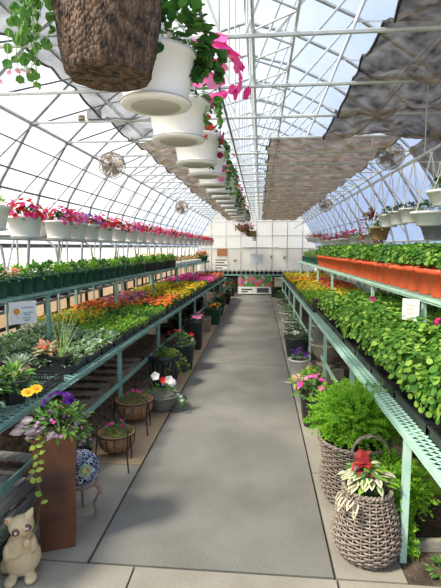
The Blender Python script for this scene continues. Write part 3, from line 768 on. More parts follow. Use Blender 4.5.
# plants on the wall bench
bt = pot_mesh('pot', .13, .15, .09, 'black_plastic', 16, sq=8, rot=pi / 16)
wb = [(f_oval(70, .13, .08, .05, .03, 'deep_leaf', .08, 0).mesh('foliage'), flowers(MB(), 16, .14, .1, p_, .025, .08, 'petunia', .1).mesh('blossoms')) for p_ in (['white_petal', 'pink_petal'], ['burgundy_petal', 'violet_petal'], ['red_petal', 'magenta_petal'], ['hotpink_petal', 'magenta_petal'])]
for i in range(30):
    y = 2.6 + .42 * i; k = [0, 0, 1, 0, 1, 2, 1, 3][i % 8]
    plant('planted_tray', f'{nth(i + 1)} black tray from the near end of the dark wall bench, with {["white", "dark purple", "red", "pink"][k]} flowers', 'plant tray', (-3.22, y, .84), bt, *wb[k], 'black flower trays on the wall bench', rz=0)

# ---- red pots on the raised shelf
GER = [f_round(230, .155, .19, .024, 'mid_leaf' if _ == 1 else 'geranium_leaf', .25, .02).mesh('foliage') for _ in range(3)] + [f_round(220, .155, .20, .026, 'geranium_leaf', .25, .02).mesh('foliage')]
y = 2.62
for i in range(28):
    plant('potted_geranium', f'{nth(i + 1)} red pot from the near end of the raised shelf front row, leafy green', 'potted plant', (RU(y) + .135, y, 1.202), pot_red, GER[i % 4], None, 'red pots along the raised shelf front', s=R(.97, 1.02)); y += .262
y = 2.8
for i in range(22):
    plant('potted_geranium', f'{nth(i + 1)} red pot along the second row, behind the front red pots', 'potted plant', (RU(y) + .42, y, 1.202), pot_red, GER[(i + 1) % 4], None, 'red pots in the shelf second row', s=1.02); y += .33
bt2 = flowers(MB(), 1, .02, .02, ['red_petal'], .035, .36, 'umbel', .9).mesh('blossoms')
plant('potted_geranium', 'red pot with a single scarlet bloom rising behind the red pot row', 'potted plant', (1.62, 3.95, 1.202), pot_red, GER[0], bt2, s=1.06)
gr = [f_grass(120, .2, .34, 'grass_leaf', .14).mesh('foliage'), f_oval(110, .17, .2, .06, .02, 'bright_leaf', .15, 0).mesh('foliage')]
for i in range(12):
    y = 10.05 + .28 * i; plant('potted_grass', f'{nth(i + 1)} dark pot of tall grassy leaves past the last red pot', 'potted plant', (RU(y) + .14 + .2 * (i % 2), y, 1.202), pot_green, gr[i % 2], None, 'grassy pots past the red pots')
for i in range(10):
    y = 3.0 + i * .62; plant('potted_shrub', f'{nth(i + 1)} leafy pot along the dark side bench behind the red pots', 'potted plant', (2.95, y, 1.2), pot_black_round, gr[i % 2] if i % 2 == 0 else GER[2], None, 'pots on the side bench', s=1.15)

# ---- geraniums on the lower bench (wicker basket side)
trayG = MB()
for (a, b2, c, d) in ((-.15, .15, -.25, -.242), (-.15, .15, .242, .25), (-.15, -.142, -.25, .25), (.142, .15, -.25, .25)): trayG.box(a, b2, c, d, 0, .055, 'black_plastic')
trayG.box(-.15, .15, -.25, .25, 0, .004, 'black_plastic'); trayG.box(-.157, -.15, -.257, .257, .045, .057, 'black_plastic'); trayG = trayG.mesh('tray')
GB = [f_round(260, .165, .19, .021, 'geranium_leaf', .15, -.35).mesh('foliage') for _ in range(3)] + [f_round(260, .165, .2, .021, 'geranium_leaf', .15, -.35).mesh('foliage')]
GF = [flowers(MB(), n_, .09, .05, [p_], .03, .365, 'umbel', .5).mesh('blossoms') for n_, p_ in ((1, 'hotpink_petal'), (1, 'magenta_petal'), (2, 'pink_petal'))]
rows = [.24, .54, .84, 1.14]
BLOOM = {(9, 0): (0, 'hot pink bloom, aisle edge'), (5, 1): (1, 'crimson bloom near the price tag'), (10, 2): (2, 'pale pink blooms below the shelf'), (9, 2): (2, 'pale pink blooms, one row beyond its pale pink neighbour')}
for j in range(17):
    y = 1.72 + j * .262
    for r_, dx in enumerate(rows):
        bl = None; lb = f'bloomless leafy geranium on the mint bench, {["aisle", "second", "third", "back"][r_]} row, {nth(j + 1)} from near end'; g = 'plain geraniums on the mint bench'
        if (j, r_) in BLOOM: k_, w_ = BLOOM[(j, r_)]; bl = GF[k_]; lb = 'mint bench geranium, ' + w_; g = 'blooming geraniums on the mint bench'
        plant('potted_geranium', lb, 'potted plant', (RX(y) + dx, y, .706), pot_black, GB[(j * 3 + r_ * 5 + (j * r_) % 3) % 4], bl, g, s=R(.95, 1.08))
for k in range(9):
    for r_ in range(4):
        y = 1.85 + k * .524
        tag(link('nursery_tray', trayG, None, (RX(y) + rows[r_], y, .7002)), f'long black tray under the geraniums, {nth(k + 1)} from the near end, {["aisle", "second", "third", "back"][r_]} row', 'plant tray', 'black trays under the geraniums')

# ---- bedding flats: tray + eight plants (parts)
def flat_tray():
    m = MB(); a, b2 = .27, .135
    m.box(-a, a, -b2, b2, 0, .004, 'black_plastic')
    for x in (-a, a): m.box(x - .004, x + .004, -b2, b2, 0, .06, 'black_plastic')
    for y in (-b2, b2): m.box(-a, a, y - .004, y + .004, 0, .06, 'black_plastic')
    for k in range(1, 4): x = -a + k * a / 2; m.box(x - .003, x + .003, -b2, b2, 0, .05, 'black_plastic')
    m.box(-a, a, -.003, .003, 0, .05, 'black_plastic'); m.box(-a + .005, a - .005, -b2 + .005, b2 - .005, .004, .04, 'potting_soil')
    return m.mesh('tray')
FT = flat_tray()
def bed(n, h, L, W, lm, pet=None, fs=.02, kind='pompom', nf=5, mats=None, rad=.075):
    f = f_oval(n, rad, h, L, W, lm, .05, 0, mats=mats)
    if pet: flowers(f, nf, rad, h * 1.05, pet, fs, .06, kind, .35)
    return f
BED = {
 'silver': (lambda: bed(52, .06, .036, .015, 'silver_leaf', mats=['silver_leaf', 'pale_leaf', 'mid_leaf']), 'silvery seedlings'),
 'silver2': (lambda: bed(56, .09, .04, .018, 'silver_leaf', mats=['silver_leaf', 'silver_leaf', 'pale_leaf']), 'tall dusty silver foliage'),
 'pale': (lambda: bed(42, .08, .045, .03, 'pale_leaf', mats=['pale_leaf', 'silver_leaf', 'mid_leaf']), 'pale variegated plants'),
 'lime': (lambda: bed(46, .08, .045, .026, 'bright_leaf'), 'fresh green bushy seedlings'),
 'green': (lambda: bed(46, .10, .05, .03, 'mid_leaf'), 'deep green bushy plants'),
 'dark': (lambda: bed(42, .10, .05, .03, 'purple_leaf'), 'dark purple foliage'),
 'yellow': (lambda: bed(34, .10, .045, .025, 'mid_leaf', ['yellow_petal'], .024, nf=7), 'yellow marigolds'),
 'lemon': (lambda: bed(40, .10, .045, .025, 'lime_leaf', ['yellow_petal'], .02, nf=6), 'lemon yellow blooms'),
 'orange': (lambda: bed(30, .10, .045, .025, 'mid_leaf', ['orange_petal', 'coral_petal', 'orange_petal'], .026, nf=8), 'orange marigolds'),
 'red': (lambda: bed(30, .11, .045, .025, 'mid_leaf', ['red_petal', 'coral_petal'], .026, 'petunia', nf=8), 'red flowers'),
 'pink': (lambda: bed(30, .10, .045, .025, 'mid_leaf', ['pink_petal', 'pink_petal', 'coral_petal'], .026, 'petunia', nf=9), 'pink flowers'),
 'magenta': (lambda: bed(30, .10, .045, .025, 'deep_leaf', ['magenta_petal', 'hotpink_petal'], .026, 'petunia', nf=8), 'magenta flowers'),
 'succ': (lambda: bed(26, .04, .035, .02, 'silver_leaf', mats=['silver_leaf', 'coral_petal', 'pale_leaf']), 'grey succulents'),
}
BM = {k: [v[0]().mesh('plant') for _ in range(3)] for k, v in BED.items()}
def flat(kind, x, y, z, label, group, rz=0):
    t = thing('seedling_flat', label, 'seedling flat', (x, y, z), rz, group); link('tray', FT, t)
    for i in range(4):
        for j in range(2):
            p = link('plant', random.choice(BM[kind]), t, (-.2 + i * .135 + R(-.01, .01), -.067 + j * .134, .0), R(0, 6.28), R(.9, 1.15))
# (column from the aisle, y-range, kinds)
def lay(side, fx, y0, y1, cols, pick, z, bname, off=.32):
    y = y0; k = 0
    while y < y1:
        for c in range(cols):
            kd = pick(c, y)
            if kd is None: continue
            x = fx(y) + side * (off + c * .575)
            flat(kd, x, y, z, f'flat of {BED[kd][1]}, {["aisle", "rear", "back"][c]} column, {nth(k + 1)}, {bname}', f'seedling flats on the {bname}')
        y += .292; k += 1
def pickL(c, y):
    if c == 0:
        if y < 3.05: return None
        return 'silver' if y < 3.5 else 'pale' if y < 4.1 else 'lime' if y < 4.9 else 'green' if y < 5.3 else 'lime' if y < 5.8 else 'orange' if y < 6.8 else 'yellow' if y < 9.4 else 'green' if y < 10 else 'magenta' if y < 11.5 else 'red'
    if c == 1:
        return 'succ' if y < 2.9 else 'silver' if y < 4 else 'silver2' if y < 4.4 else 'lemon' if y < 5.4 else 'orange' if y < 6.2 else 'pink' if y < 7.2 else 'lemon' if y < 9.3 else 'green' if y < 9.9 else 'magenta'
    return 'green' if y < 4 else 'dark' if y < 4.6 else 'green' if y < 5.4 else 'pink' if y < 8 else 'red' if y < 9.5 else 'magenta'
lay(-1, LX, 2.5, 13.0, 2, pickL, .702, 'teal bench')
for k_, (x_, y_) in enumerate(((-2.35, 1.75), (-2.35, 2.05), (-1.70, 1.62), (-2.42, 2.36))): flat('dark' if k_ % 2 else 'green', x_, y_, .702, 'flat of ' + ('dark purple foliage' if k_ % 2 else 'deep green plants') + ', near end of the teal bench, ' + ['back corner', 'behind the back corner flat', 'aisle side', 'beside the silver seedlings'][k_], 'near end flats')
def pickR(c, y):
    if c == 0: return 'dark' if y < 6.5 else 'lime' if y < 8.2 else 'lemon' if y < 9.3 else 'yellow' if y < 10.4 else 'orange'if y < 11.2 else 'lemon'
    if c == 1: return 'lime' if y < 7.4 else 'lemon' if y < 8.4 else 'orange' if y < 10 else 'red' if y < 11.2 else 'yellow'
    return 'lemon' if y < 7.4 else 'orange' if y < 9 else 'red'
lay(1, RX, 6.28, 13.3, 2, pickR, .702, 'mint bench')

# ---- near corner of the teal bench
def at(o, label, cat, g=None): return tag(o, label, cat, g)
t = thing('potted_succulent', 'round tan pot with a spiky grey succulent on the teal bench', 'potted plant', (-1.62, 2.78, .702))
m = MB(); m.lathe([(.04, 0), (.075, .02), (.088, .055), (.075, .09), (.058, .10), (.05, .092)], 'tan_pot', 24)
m.v = [(x * (1 + .03 * cos(8 * atan2(y, x))), y * (1 + .03 * cos(8 * atan2(y, x))), z) for x, y, z in m.v]; put('pot', m, t, True)
m = MB()
for i in range(46):
    a = i * 2.4; e = .15 + 1.3 * i / 46; m.leaf((.01 * cos(a), .01 * sin(a), .10), (cos(a) * cos(e), sin(a) * cos(e), sin(e)), (0, 0, 1), .12 * (1 - .4 * i / 46), .02, 'silver_leaf' if i % 3 else 'pale_leaf', -.1)
put('foliage', m, t)
def rosette(x, y, z, r, mat, label, potm):
    t = thing('potted_succulent', label, 'potted plant', (x, y, z)); link('pot', potm, t, (0, 0, 0)); m = MB()
    for i in range(34):
        a = i * 2.4; e = .1 + 1.3 * i / 34; m.leaf((0, 0, .13), (cos(a) * cos(e), sin(a) * cos(e), sin(e)), (0, 0, 1), r * (1 - .5 * i / 34), r * .42, mat if i % 2 else 'pale_leaf', -.2)
    put('foliage', m, t)
leafmat('peach_leaf', (.55, .28, .22), (.78, .50, .38), .2)
rosette(-1.56, 2.42, .702, .11, 'peach_leaf', 'pinkish rosette succulent in a black pot beside the yellow daisies', pot_black)
rosette(-1.70, 2.30, .702, .09, 'peach_leaf', 'smaller peach rosette succulent at the near edge of the teal bench', pot_black)
plant('potted_foliage', 'bushy pot of variegated cream leaves beside the tan succulent pot', 'potted plant', (-1.55, 3.05, .702), pot_black, f_oval(60, .09, .1, .07, .035, 'pale_leaf', .12, 0, mats=['pale_leaf', 'variegated_leaf', 'coral_petal']).mesh('foliage'))
t = thing('plastic_crate', 'black open-lattice plastic crate at the edge of the teal bench', 'crate', (-1.44, 2.62, .702), .0); m = MB()
for k in range(3):
    z = .01 + k * .028
    for a, b2 in (((-.13, -.17), (.13, -.17)), ((.13, -.17), (.13, .17)), ((.13, .17), (-.13, .17)), ((-.13, .17), (-.13, -.17))): m.bar((*a, z), (*b2, z), .006, .008, 'black_plastic')
for k in range(14):
    for y in (-.17, .17): m.bar((-.13 + k * .02, y, 0), (-.13 + k * .02, y, .07), .004, .005, 'black_plastic')
for k in range(18):
    for x in (-.13, .13): m.bar((x, -.17 + k * .02, 0), (x, -.17 + k * .02, .07), .005, .004, 'black_plastic')
for k in range(9): m.bar((-.13, -.16 + k * .04, .004), (.13, -.16 + k * .04, .004), .006, .004, 'black_plastic')
put('crate', m, t)
plant('potted_grass', 'tall spiky grass in a black pot standing at the bench edge behind the rusty planter', 'potted plant', (-1.42, 3.0, .702), pot_black, f_grass(26, .1, .50, 'grass_leaf', .1, .006, .12).mesh('foliage'))
for i, (x, y) in enumerate(((-1.95, 2.1), (-1.75, 1.98), (-1.46, 2.02), (-2.1, 2.5))):
    plant('potted_foliage', ('dark leafy pot at the near end of the teal bench, back', 'dark leafy pot at the near end of the teal bench, middle', 'dark leafy pot at the near end of the teal bench, aisle edge', 'dark leafy pot beside the smaller peach rosette')[i], 'potted plant', (x, y, .702), pot_black,
          f_oval(50, .09, .08, .05, .028, 'deep_leaf', .12, 0, mats=['deep_leaf', 'mid_leaf', 'purple_leaf']).mesh('foliage'))

for i, (x, y, mm) in enumerate(((-1.62, 2.14, ['purple_leaf', 'trades_leaf', 'red_leaf']), (-1.47, 2.2, ['mid_leaf', 'deep_leaf', 'pale_leaf']), (-1.44, 1.84, ['purple_leaf', 'trades_leaf', 'deep_leaf']), (-1.80, 2.5, ['silver_leaf', 'pale_leaf', 'coral_petal']), (-1.95, 2.7, ['mid_leaf', 'pale_leaf', 'deep_leaf']))):
    plant('potted_foliage', ['dark purple foliage pot between the rosettes and the aisle edge', 'green foliage pot at the aisle edge near the plastic crate', 'purple foliage pot at the aisle edge above the cat figurine', 'pot of pinkish grey leaves behind the plastic crate', 'leafy green pot behind the tan succulent pot'][i], 'potted plant', (x, y, .702), pot_black,
          f_oval(110, .12, .10, .06, .028, 'deep_leaf', .12, -.2, mats=mm).mesh('foliage'))
for i, (x, y, mm) in enumerate(((-2.0, 1.82, ['mid_leaf', 'deep_leaf']), (-1.80, 2.14, ['pale_leaf', 'silver_leaf', 'mid_leaf']), (-1.60, 1.80, ['deep_leaf', 'purple_leaf']), (-1.42, 2.38, ['mid_leaf', 'bright_leaf', 'deep_leaf']), (-1.45, 1.62, ['deep_leaf', 'trades_leaf']), (-2.15, 2.22, ['mid_leaf', 'pale_leaf']))):
    plant('potted_foliage', ['deep green pot at the near end of the teal bench, behind the corner', 'pale leafy pot beside the small peach rosette', 'dark leafy pot at the very near end of the teal bench', 'bright green leafy pot in front of the plastic crate', 'bronze leafy pot at the near corner of the teal bench', 'green and pale leafy pot near the bench back corner'][i], 'potted plant', (x, y, .702), pot_black,
          f_oval(120, .13, .11, .06, .026, 'deep_leaf', .12, -.2, mats=mm).mesh('foliage'))
# ---- rusty planter
t = thing('metal_planter', 'tall square rusty steel planter at the aisle edge by the cream cat', 'planter', (-1.085, 2.19, 0), radians(22)); m = MB()
a, b2, H = .085, .108, .64
vs = [(-a, -a, 0), (a, -a, 0), (a, a, 0), (-a, a, 0), (-b2, -b2, H), (b2, -b2, H), (b2, b2, H), (-b2, b2, H)]; c = b2 - .006
vs += [(-c, -c, H), (c, -c, H), (c, c, H), (-c, c, H), (-c, -c, H - .03), (c, -c, H - .03), (c, c, H - .03), (-c, c, H - .03)]
m.add(vs, [(3, 2, 1, 0), (0, 1, 5, 4), (1, 2, 6, 5), (2, 3, 7, 6), (3, 0, 4, 7), (4, 5, 9, 8), (5, 6, 10, 9), (6, 7, 11, 10), (7, 4, 8, 11), (8, 9, 13, 12), (9, 10, 14, 13), (10, 11, 15, 14), (11, 8, 12, 15)], 'rust')
m.add([(-c, -c, H - .03), (c, -c, H - .03), (c, c, H - .03), (-c, c, H - .03)], [(0, 1, 2, 3)], 'potting_soil'); put('planter_body', m, t)
f = f_oval(300, .165, .15, .045, .018, 'mid_leaf', H, -.2, mats=['mid_leaf', 'bright_leaf', 'deep_leaf']); f.v = [(x + .03, y, z) for x, y, z in f.v]
put('foliage', f, t)
m = MB(); flowers(m, 18, .07, .03, ['violet_petal'], .021, 0, 'petunia', .0); m.v = [(x + .02, y - .02, z + H + .15) for x, y, z in m.v]; o = put('purple_petunias', m, t); o['kind'] = 'stuff'; o['label'] = 'deep violet petunia blooms'
m = MB()
for (x, y, z, mt) in ((-.115, -.10, H + .235, 'yellow_petal'), (-.075, -.10, H + .25, 'yellow_petal')):
    m.disc((x, y, z), (.1, -.5, 1), .034, mt, 20, .1, 1); m.disc((x, y, z + .006), (.1, -.5, 1), .012, 'orange_petal', 8, .1); m.tube([(x, y, z), (x * .6, y * .6, H)], .002, 'stem_green', 4)
o = put('daisy_blooms', m, t); o['label'] = 'yellow and orange daisy blooms'
m = MB(); flowers(m, 60, .18, .10, ['lilac_petal', 'hotpink_petal', 'lilac_petal'], .011, H + .02, 'petunia', -.5, -.4); o = put('trailing_blossoms', m, t); o['label'] = 'tiny pink and lilac trailing blooms'; o['kind'] = 'stuff'
m = MB()
for i in range(13):
    a_ = radians(205) + R(-.9, .9); st = Vector((cos(a_) * .10, sin(a_) * .10, H + .02)) + Vector((R(-.05, .03), R(-.03, .03), R(-.03, .03)))
    m.leaf(st, (cos(a_) + R(-.3, .3), sin(a_) + R(-.3, .3), R(-.1, .4)), (0, -.75, .65), .078, .046, 'trades_leaf', .25, 'trades_stripe')
o = put('striped_leaves', m, t); o['label'] = 'purple and silver striped leaves'
m = MB(); pts = [Vector((-.095, -.108, H))] + [Vector((-.088 + .012 * sin(k * 1.3) + k * .0012, -.112 + k * .0012, H - .04 - k * .045)) for k in range(10)]
m.tube(pts, .0022, 'stem_brown', 4)
for k, q in enumerate(pts[:9]):
    for sgn in (-1, 1):
        if k > 5 and (k + sgn) % 3: continue
        m.leaf(q, (sgn * R(.5, 1), R(-.5, .1), R(-.7, .5)), (R(-.4, .4), -.8, .6), R(.028, .046), R(.022, .036), 'lime_leaf', .25)
put('trailing_vine', m, t)

# ---- cream cat figurine
t = thing('cat_figurine', 'glossy cream ceramic cat figurine standing on the slab beside the rusty planter', 'figurine', (-1.15, 1.93, 0), radians(20))
m = MB(); A = 'cream_ceramic'
for c, rr in (((0, 0, .085), (.088, .08, .085)), ((0, -.004, .15), (.07, .062, .08)), ((0, -.008, .205), (.045, .04, .05)), ((.006, -.018, .262), (.060, .055, .050)),
              ((.035, -.052, .275), (.030, .028, .024)), ((-.045, -.065, .016), (.030, .042, .018)), ((.045, -.065, .016), (.030, .042, .018)), ((-.07, .03, .04), (.04, .05, .04)),
              ((-.055, -.045, .15), (.022, .035, .045)), ((-.025, -.068, .145), (.028, .018, .016)), ((.058, -.04, .17), (.02, .03, .04)), ((.035, -.065, .195), (.02, .018, .025)), ((.0, .085, .05), (.02, .03, .05))):
    m.ball(c, *rr, A, 20, 14)
m.tube([(.030, -.004, .288), (.046, -.002, .312), (.060, -.004, .338)], [.026, .018, .004], A, 12)
m.tube([(-.040, -.004, .275), (-.058, -.006, .292), (-.066, -.010, .300)], [.022, .017, .008], A, 12)
o = put('body', m, t, True); rm = o.modifiers.new('r', 'REMESH'); rm.mode = 'VOXEL'; rm.voxel_size = .0045; rm.use_smooth_shade = True; sm = o.modifiers.new('s', 'SMOOTH'); sm.iterations = 8; sm.factor = .6
for sx in (-1, 1):
    m = MB(); p = (.016 + sx * .026, -.069, .268 + sx * .008); m.ball(p, .019, .010, .019, 'brown_glaze', 14, 10); m.ball((p[0], p[1] - .007, p[2]), .007, .005, .008, 'eye_glint', 12, 8); put('eye', m, t, True)
m = MB(); m.ball((.040, -.080, .268), .007, .005, .005, 'brown_glaze', 10, 8); put('nose', m, t, True); m = MB(); m.ball((-.060, -.022, .292), .010, .006, .012, 'terracotta', 10, 8); o = put('inner_ear', m, t, True); o['label'] = 'brown tinted inner ear'

# ---- mosaic ball on stand
t = thing('plant_stand', 'low pinkish wrought iron stand holding the mosaic ball', 'stand', (-1.045, 2.42, 0)); m = MB()
surf('stand_metal', (.22, .12, .10), (.36, .22, .2), .6)
m.tube([(.085 * cos(a * pi / 12), .085 * sin(a * pi / 12), .21) for a in range(24)], .008, 'stand_metal', 6, True); put('ring', m, t)
for k in range(3):
    a = 2 * pi * k / 3 - 2.2; m = MB(); m.tube([(.085 * cos(a), .085 * sin(a), .21), (.11 * cos(a), .11 * sin(a), .16), (.075 * cos(a), .075 * sin(a), .09), (.09 * cos(a), .09 * sin(a), .0)], .009, 'stand_metal', 6); put('leg', m, t)
    m = MB(); m.leaf((.08 * cos(a), .08 * sin(a), .2), (cos(a), sin(a), -.6), (0, 0, 1), .08, .04, 'stand_metal', .4); put('scroll_leaf', m, t)
t = thing('mosaic_ball', 'dark blue and white mosaic gazing ball beside the rusty planter', 'garden ornament', (-1.045, 2.42, .205)); m = MB(); m.ball((0, 0, .092), .104, .104, .104, 'mosaic', 40, 28); put('globe', m, t, True)
m = MB(); d = Vector((.55, -.8, .25)).normalized(); c0 = Vector((0, 0, .092)) + d * .103
for k in range(8):
    u = d.orthogonal().normalized(); w_ = d.cross(u); a = k * pi / 4; q = c0 + (u * cos(a) + w_ * sin(a)) * .026; q = Vector((0, 0, .092)) + (q - Vector((0, 0, .092))).normalized() * .1055; m.disc(q, d, .016, 'pale_leaf', 6, 0)
m.disc(Vector((0, 0, .092)) + d * .1065, d, .013, 'yellow_petal', 8, 0); put('flower_inlay', m, t)

# ---- coco planters on wire stands, bowl
def coco_planter(x, y, z, r, label, standlabel, leg_h):
    t = thing('wire_stand', standlabel, 'stand', (x, y, 0)); m = MB(); m.tube([(r * 1.02 * cos(a * pi / 12), r * 1.02 * sin(a * pi / 12), z + r * .95) for a in range(24)], .005, 'black_wire', 5, True)
    put('ring', m, t)
    for k in range(3):
        a = 2 * pi * k / 3 - .5; m = MB(); m.tube([(r * 1.02 * cos(a), r * 1.02 * sin(a), z + r * .95), (r * 1.12 * cos(a), r * 1.12 * sin(a), z * .6), (r * 1.05 * cos(a), r * 1.05 * sin(a), .0)], .005, 'black_wire', 5); put('leg', m, t)
    t = thing('coco_basket', label, 'flower basket', (x, y, z)); m = MB(); m.lathe([(r * .3, 0), (r * .75, r * .12), (r * .95, r * .5), (r, r * .98), (r * .92, r), (r * .85, r * .85)], 'coco', 28); put('liner', m, t, True)
    m = MB()
    for k in range(14): a = 2 * pi * k / 14; m.tube([(r * .3 * cos(a), r * .3 * sin(a), -.002), (r * .78 * cos(a), r * .78 * sin(a), r * .1), (r * .98 * cos(a), r * .98 * sin(a), r * .5), (r * 1.02 * cos(a), r * 1.02 * sin(a), r)], .0025, 'black_wire', 4)
    put('wire_frame', m, t); put('foliage', f_oval(80, r * .8, .08, .035, .025, 'mid_leaf', r * .9, 0), t); put('blossoms', flowers(MB(), 9, r * .6, .1, ['hotpink_petal', 'magenta_petal'], .02, r * .9, 'petunia', .5), t)
coco_planter(-1.10, 3.22, .035, .145, 'coco-lined wire basket with pink flowers, standing lowest and closest to the camera', 'low black wire stand under the closest coco basket', .2)
coco_planter(-1.14, 3.85, .045, .175, 'larger coco-lined wire basket with pink flowers beside the grey bowl', 'low black wire stand under the coco basket beside the grey bowl', .3)
t = thing('plant_stand', 'slim black wire plant stand with tall bent hairpin legs at the aisle edge', 'stand', (-.92, 2.93, 0))
for x, y in ((0, 0), (-.02, .62)):
    m = MB(); m.tube([(x, y, 0), (x - .01, y, .15), (x - .0, y, .29), (x - .02, y + .01, .33), (x - .07, y + .02, .335)], .006, 'black_wire', 6); put('leg', m, t)
m = MB(); m.tube([(-.06, .02, .335), (-.08, .64, .335)], .005, 'black_wire', 6); put('crossbar', m, t)
def tub(name, label, cat, x, y, pm, fol, flo, z=0, rz=0): return plant(name, label, cat, (x, y, z), pm, fol, flo, None, rz)
bowl = MB(); bowl.lathe([(.09, 0), (.10, .01), (.15, .09), (.175, .15), (.185, .155), (.175, .158), (.16, .14)], 'grey_bowl', 32); bowl = bowl.mesh('pot', True)
f = f_oval(110, .17, .14, .045, .02, 'mid_leaf', .14, -.2); trail(f, (.17, -.06, .16), 3, .1, (.12, -.05, 0), 'mid_leaf', .014, 'white_petal')
b = MB(); flowers(b, 12, .2, .12, ['violet_petal', 'burgundy_petal'], .024, .16, 'petunia', 0, pi)
for p, mt in (((.10, -.1, .33), 'white_petal'), ((-.03, -.12, .37), 'white_petal'), ((.12, -.06, .29), 'white_petal'), ((.04, -.11, .33), 'red_petal')): b.disc(p, (.2, -1, .4), .045 if mt[0] == 'w' else .035, mt, 10, .3, 1)
tub('flower_bowl', 'shallow grey bowl with white, red and violet petunias at the path edge', 'flower bowl', -.96, 4.18, bowl, f.mesh('foliage'), b.mesh('blossoms'))
u = MB(); u.lathe([(.11, 0), (.12, .02), (.16, .12), (.19, .3), (.2, .36), (.19, .37), (.18, .34)], 'black_plastic', 28)
for k in range(20): a = 2 * pi * k / 20; u.tube([(.115 * cos(a), .115 * sin(a), 0), (.163 * cos(a + .15), .163 * sin(a + .15), .12), (.195 * cos(a + .3), .195 * sin(a + .3), .3)], .005, 'dark_steel', 4)
f = f_oval(80, .18, .1, .04, .025, 'deep_leaf', .36, -.2); g = f_fern(70, .22, .14, 'moss_leaf', .36, 1.5, 14, .03)
g.v = [(x + .06, y, z) for x, y, z in g.v]; tub('lattice_urn', 'black ribbed urn spilling mossy green stems beside the grey bowl', 'planter', -1.1, 4.95, u.mesh('pot', True), f.mesh('foliage'), None)
tt = [o for o in COL.objects if o.name.startswith('lattice_urn')][0]; put('mossy_stems', g, tt)
b = flowers(MB(), 14, .2, .14, ['red_petal', 'burgundy_petal'], .028, .4, 'petunia', .1); flowers(b, 10, .22, .1, ['white_petal'], .026, .37, 'petunia', 0, 0)
tub('flower_tub', 'round slate grey tub with red and white flowers', 'planter', -1.03, 5.62, pot_mesh('pot', .15, .2, .36, 'slate_pot', 28), f_oval(120, .21, .15, .05, .03, 'mid_leaf', .36, -.2).mesh('foliage'), b.mesh('blossoms'))
sq = pot_mesh('pot', .11, .155, .44, 'black_plastic', 32, sq=7, rot=pi / 32)
tub('square_planter', 'tall black square planter with pink petunias at the path edge', 'planter', -1.03, 6.85, sq, f_oval(90, .17, .12, .05, .03, 'deep_leaf', .43, -.2).mesh('foliage'), flowers(MB(), 10, .17, .13, ['hotpink_petal', 'pink_petal'], .034, .44, 'petunia', .2, -.8).mesh('blossoms'))
tub('flower_tub', 'dark green round tub with orange and yellow flowers', 'planter', -.98, 9.1, pot_mesh('pot', .14, .2, .33, 'green_plastic', 28), f_oval(90, .2, .15, .06, .03, 'mid_leaf', .33, -.2).mesh('foliage'), flowers(MB(), 14, .2, .2, ['orange_petal', 'yellow_petal'], .03, .33, 'petunia', .2).mesh('blossoms'))
t = thing('wooden_box', 'pale wooden box with dark violet plants behind the orange-flowered tub', 'planter', (-1.1, 8.3, 0)); m = MB(); m.box(-.16, .16, -.16, .16, 0, .26, 'wood_old'); put('box', m, t); put('foliage', f_oval(70, .17, .1, .05, .03, 'purple_leaf', .26, 0), t)
for i, (x, y) in enumerate(((-1.0, 10.3), (-1.05, 11.3), (-.98, 12.4), (-1.05, 13.6))):
    tub('flower_tub', f'{nth(i + 1)} black tub beyond the orange-flowered tub along the path', 'planter', x, y, pot_mesh('pot', .13, .19, .3, 'black_plastic', 24), f_oval(90, .2, .18, .06, .03, 'deep_leaf', .3, -.2).mesh('foliage'),
        flowers(MB(), 6, .18, .18, [['red_petal', 'orange_petal', 'white_petal', 'pink_petal'][i]], .03, .3, 'petunia', .2).mesh('blossoms'))
# dark tall nursery pots under the teal bench
for i in range(7):
    tub('nursery_pot', f'{nth(i + 1)} tall dark nursery pot in the shade under the teal bench', 'pot', -1.62 + .06 * (i % 2), 7.3 + i * .7, pot_mesh('pot', .11, .15, .3, 'black_plastic', 20), f_oval(40, .14, .12, .05, .03, 'deep_leaf', .3, 0).mesh('foliage'), None, z=-.012)

# ---- timber frames under the teal bench
def pallet(x, y, z, w, l, mat, label, rz=0, n=5):
    t = thing('wooden_pallet', label, 'pallet', (x, y, z), rz); m = MB()
    for xx in (-w / 2 + .03, 0, w / 2 - .03): m.box(xx - .03, xx + .03, -l / 2, l / 2, 0, .07, mat)
    put('runner', m, t); m = MB()
    for k in range(n): yy = -l / 2 + .04 + k * (l - .08) / (n - 1); m.box(-w / 2, w / 2, yy - .04, yy + .04, .071, .09, mat)
    put('slats', m, t)
pallet(-1.75, 2.05, .12, .95, .95, 'wood_grey', 'weathered grey slatted pallet under the bench behind the cat figurine', .05, 5)
pallet(-1.75, 2.1, .23, .9, .9, 'wood_grey', 'upper weathered grey pallet behind the rusty planter', -.08, 4)
m = MB(); m.box(-2.3, -1.35, 1.5, 2.6, -.012, .12, 'wood_grey'); tag(put('timber_block', m), 'low grey timber base under the stacked grey pallets', 'timber')
pallet(-1.84, 3.5, .25, .95, .75, 'wood_old', 'brown empty timber frame under the teal bench, the closer one', .05, 4)
pallet(-1.84, 4.45, .25, .95, .8, 'wood_old', 'brown empty timber frame under the teal bench, the farther one', -.06, 4)
m = MB(); nx, ny = 10, 40; vs = []
for j in range(ny + 1):
    for i in range(nx + 1):
        e = min(1, i / 2, (nx - i) / 2, j / 2, (ny - j) / 2); vs.append((-2.35 + .98 * i / nx, 3.0 + 4.0 * j / ny, -.012 + (.24 + .03 * sin(i * 2.1 + j) * sin(j * 1.3)) * e))
m.add(vs, [(j * (nx + 1) + i, j * (nx + 1) + i + 1, (j + 1) * (nx + 1) + i + 1, (j + 1) * (nx + 1) + i) for j in range(ny) for i in range(nx)], 'litter')
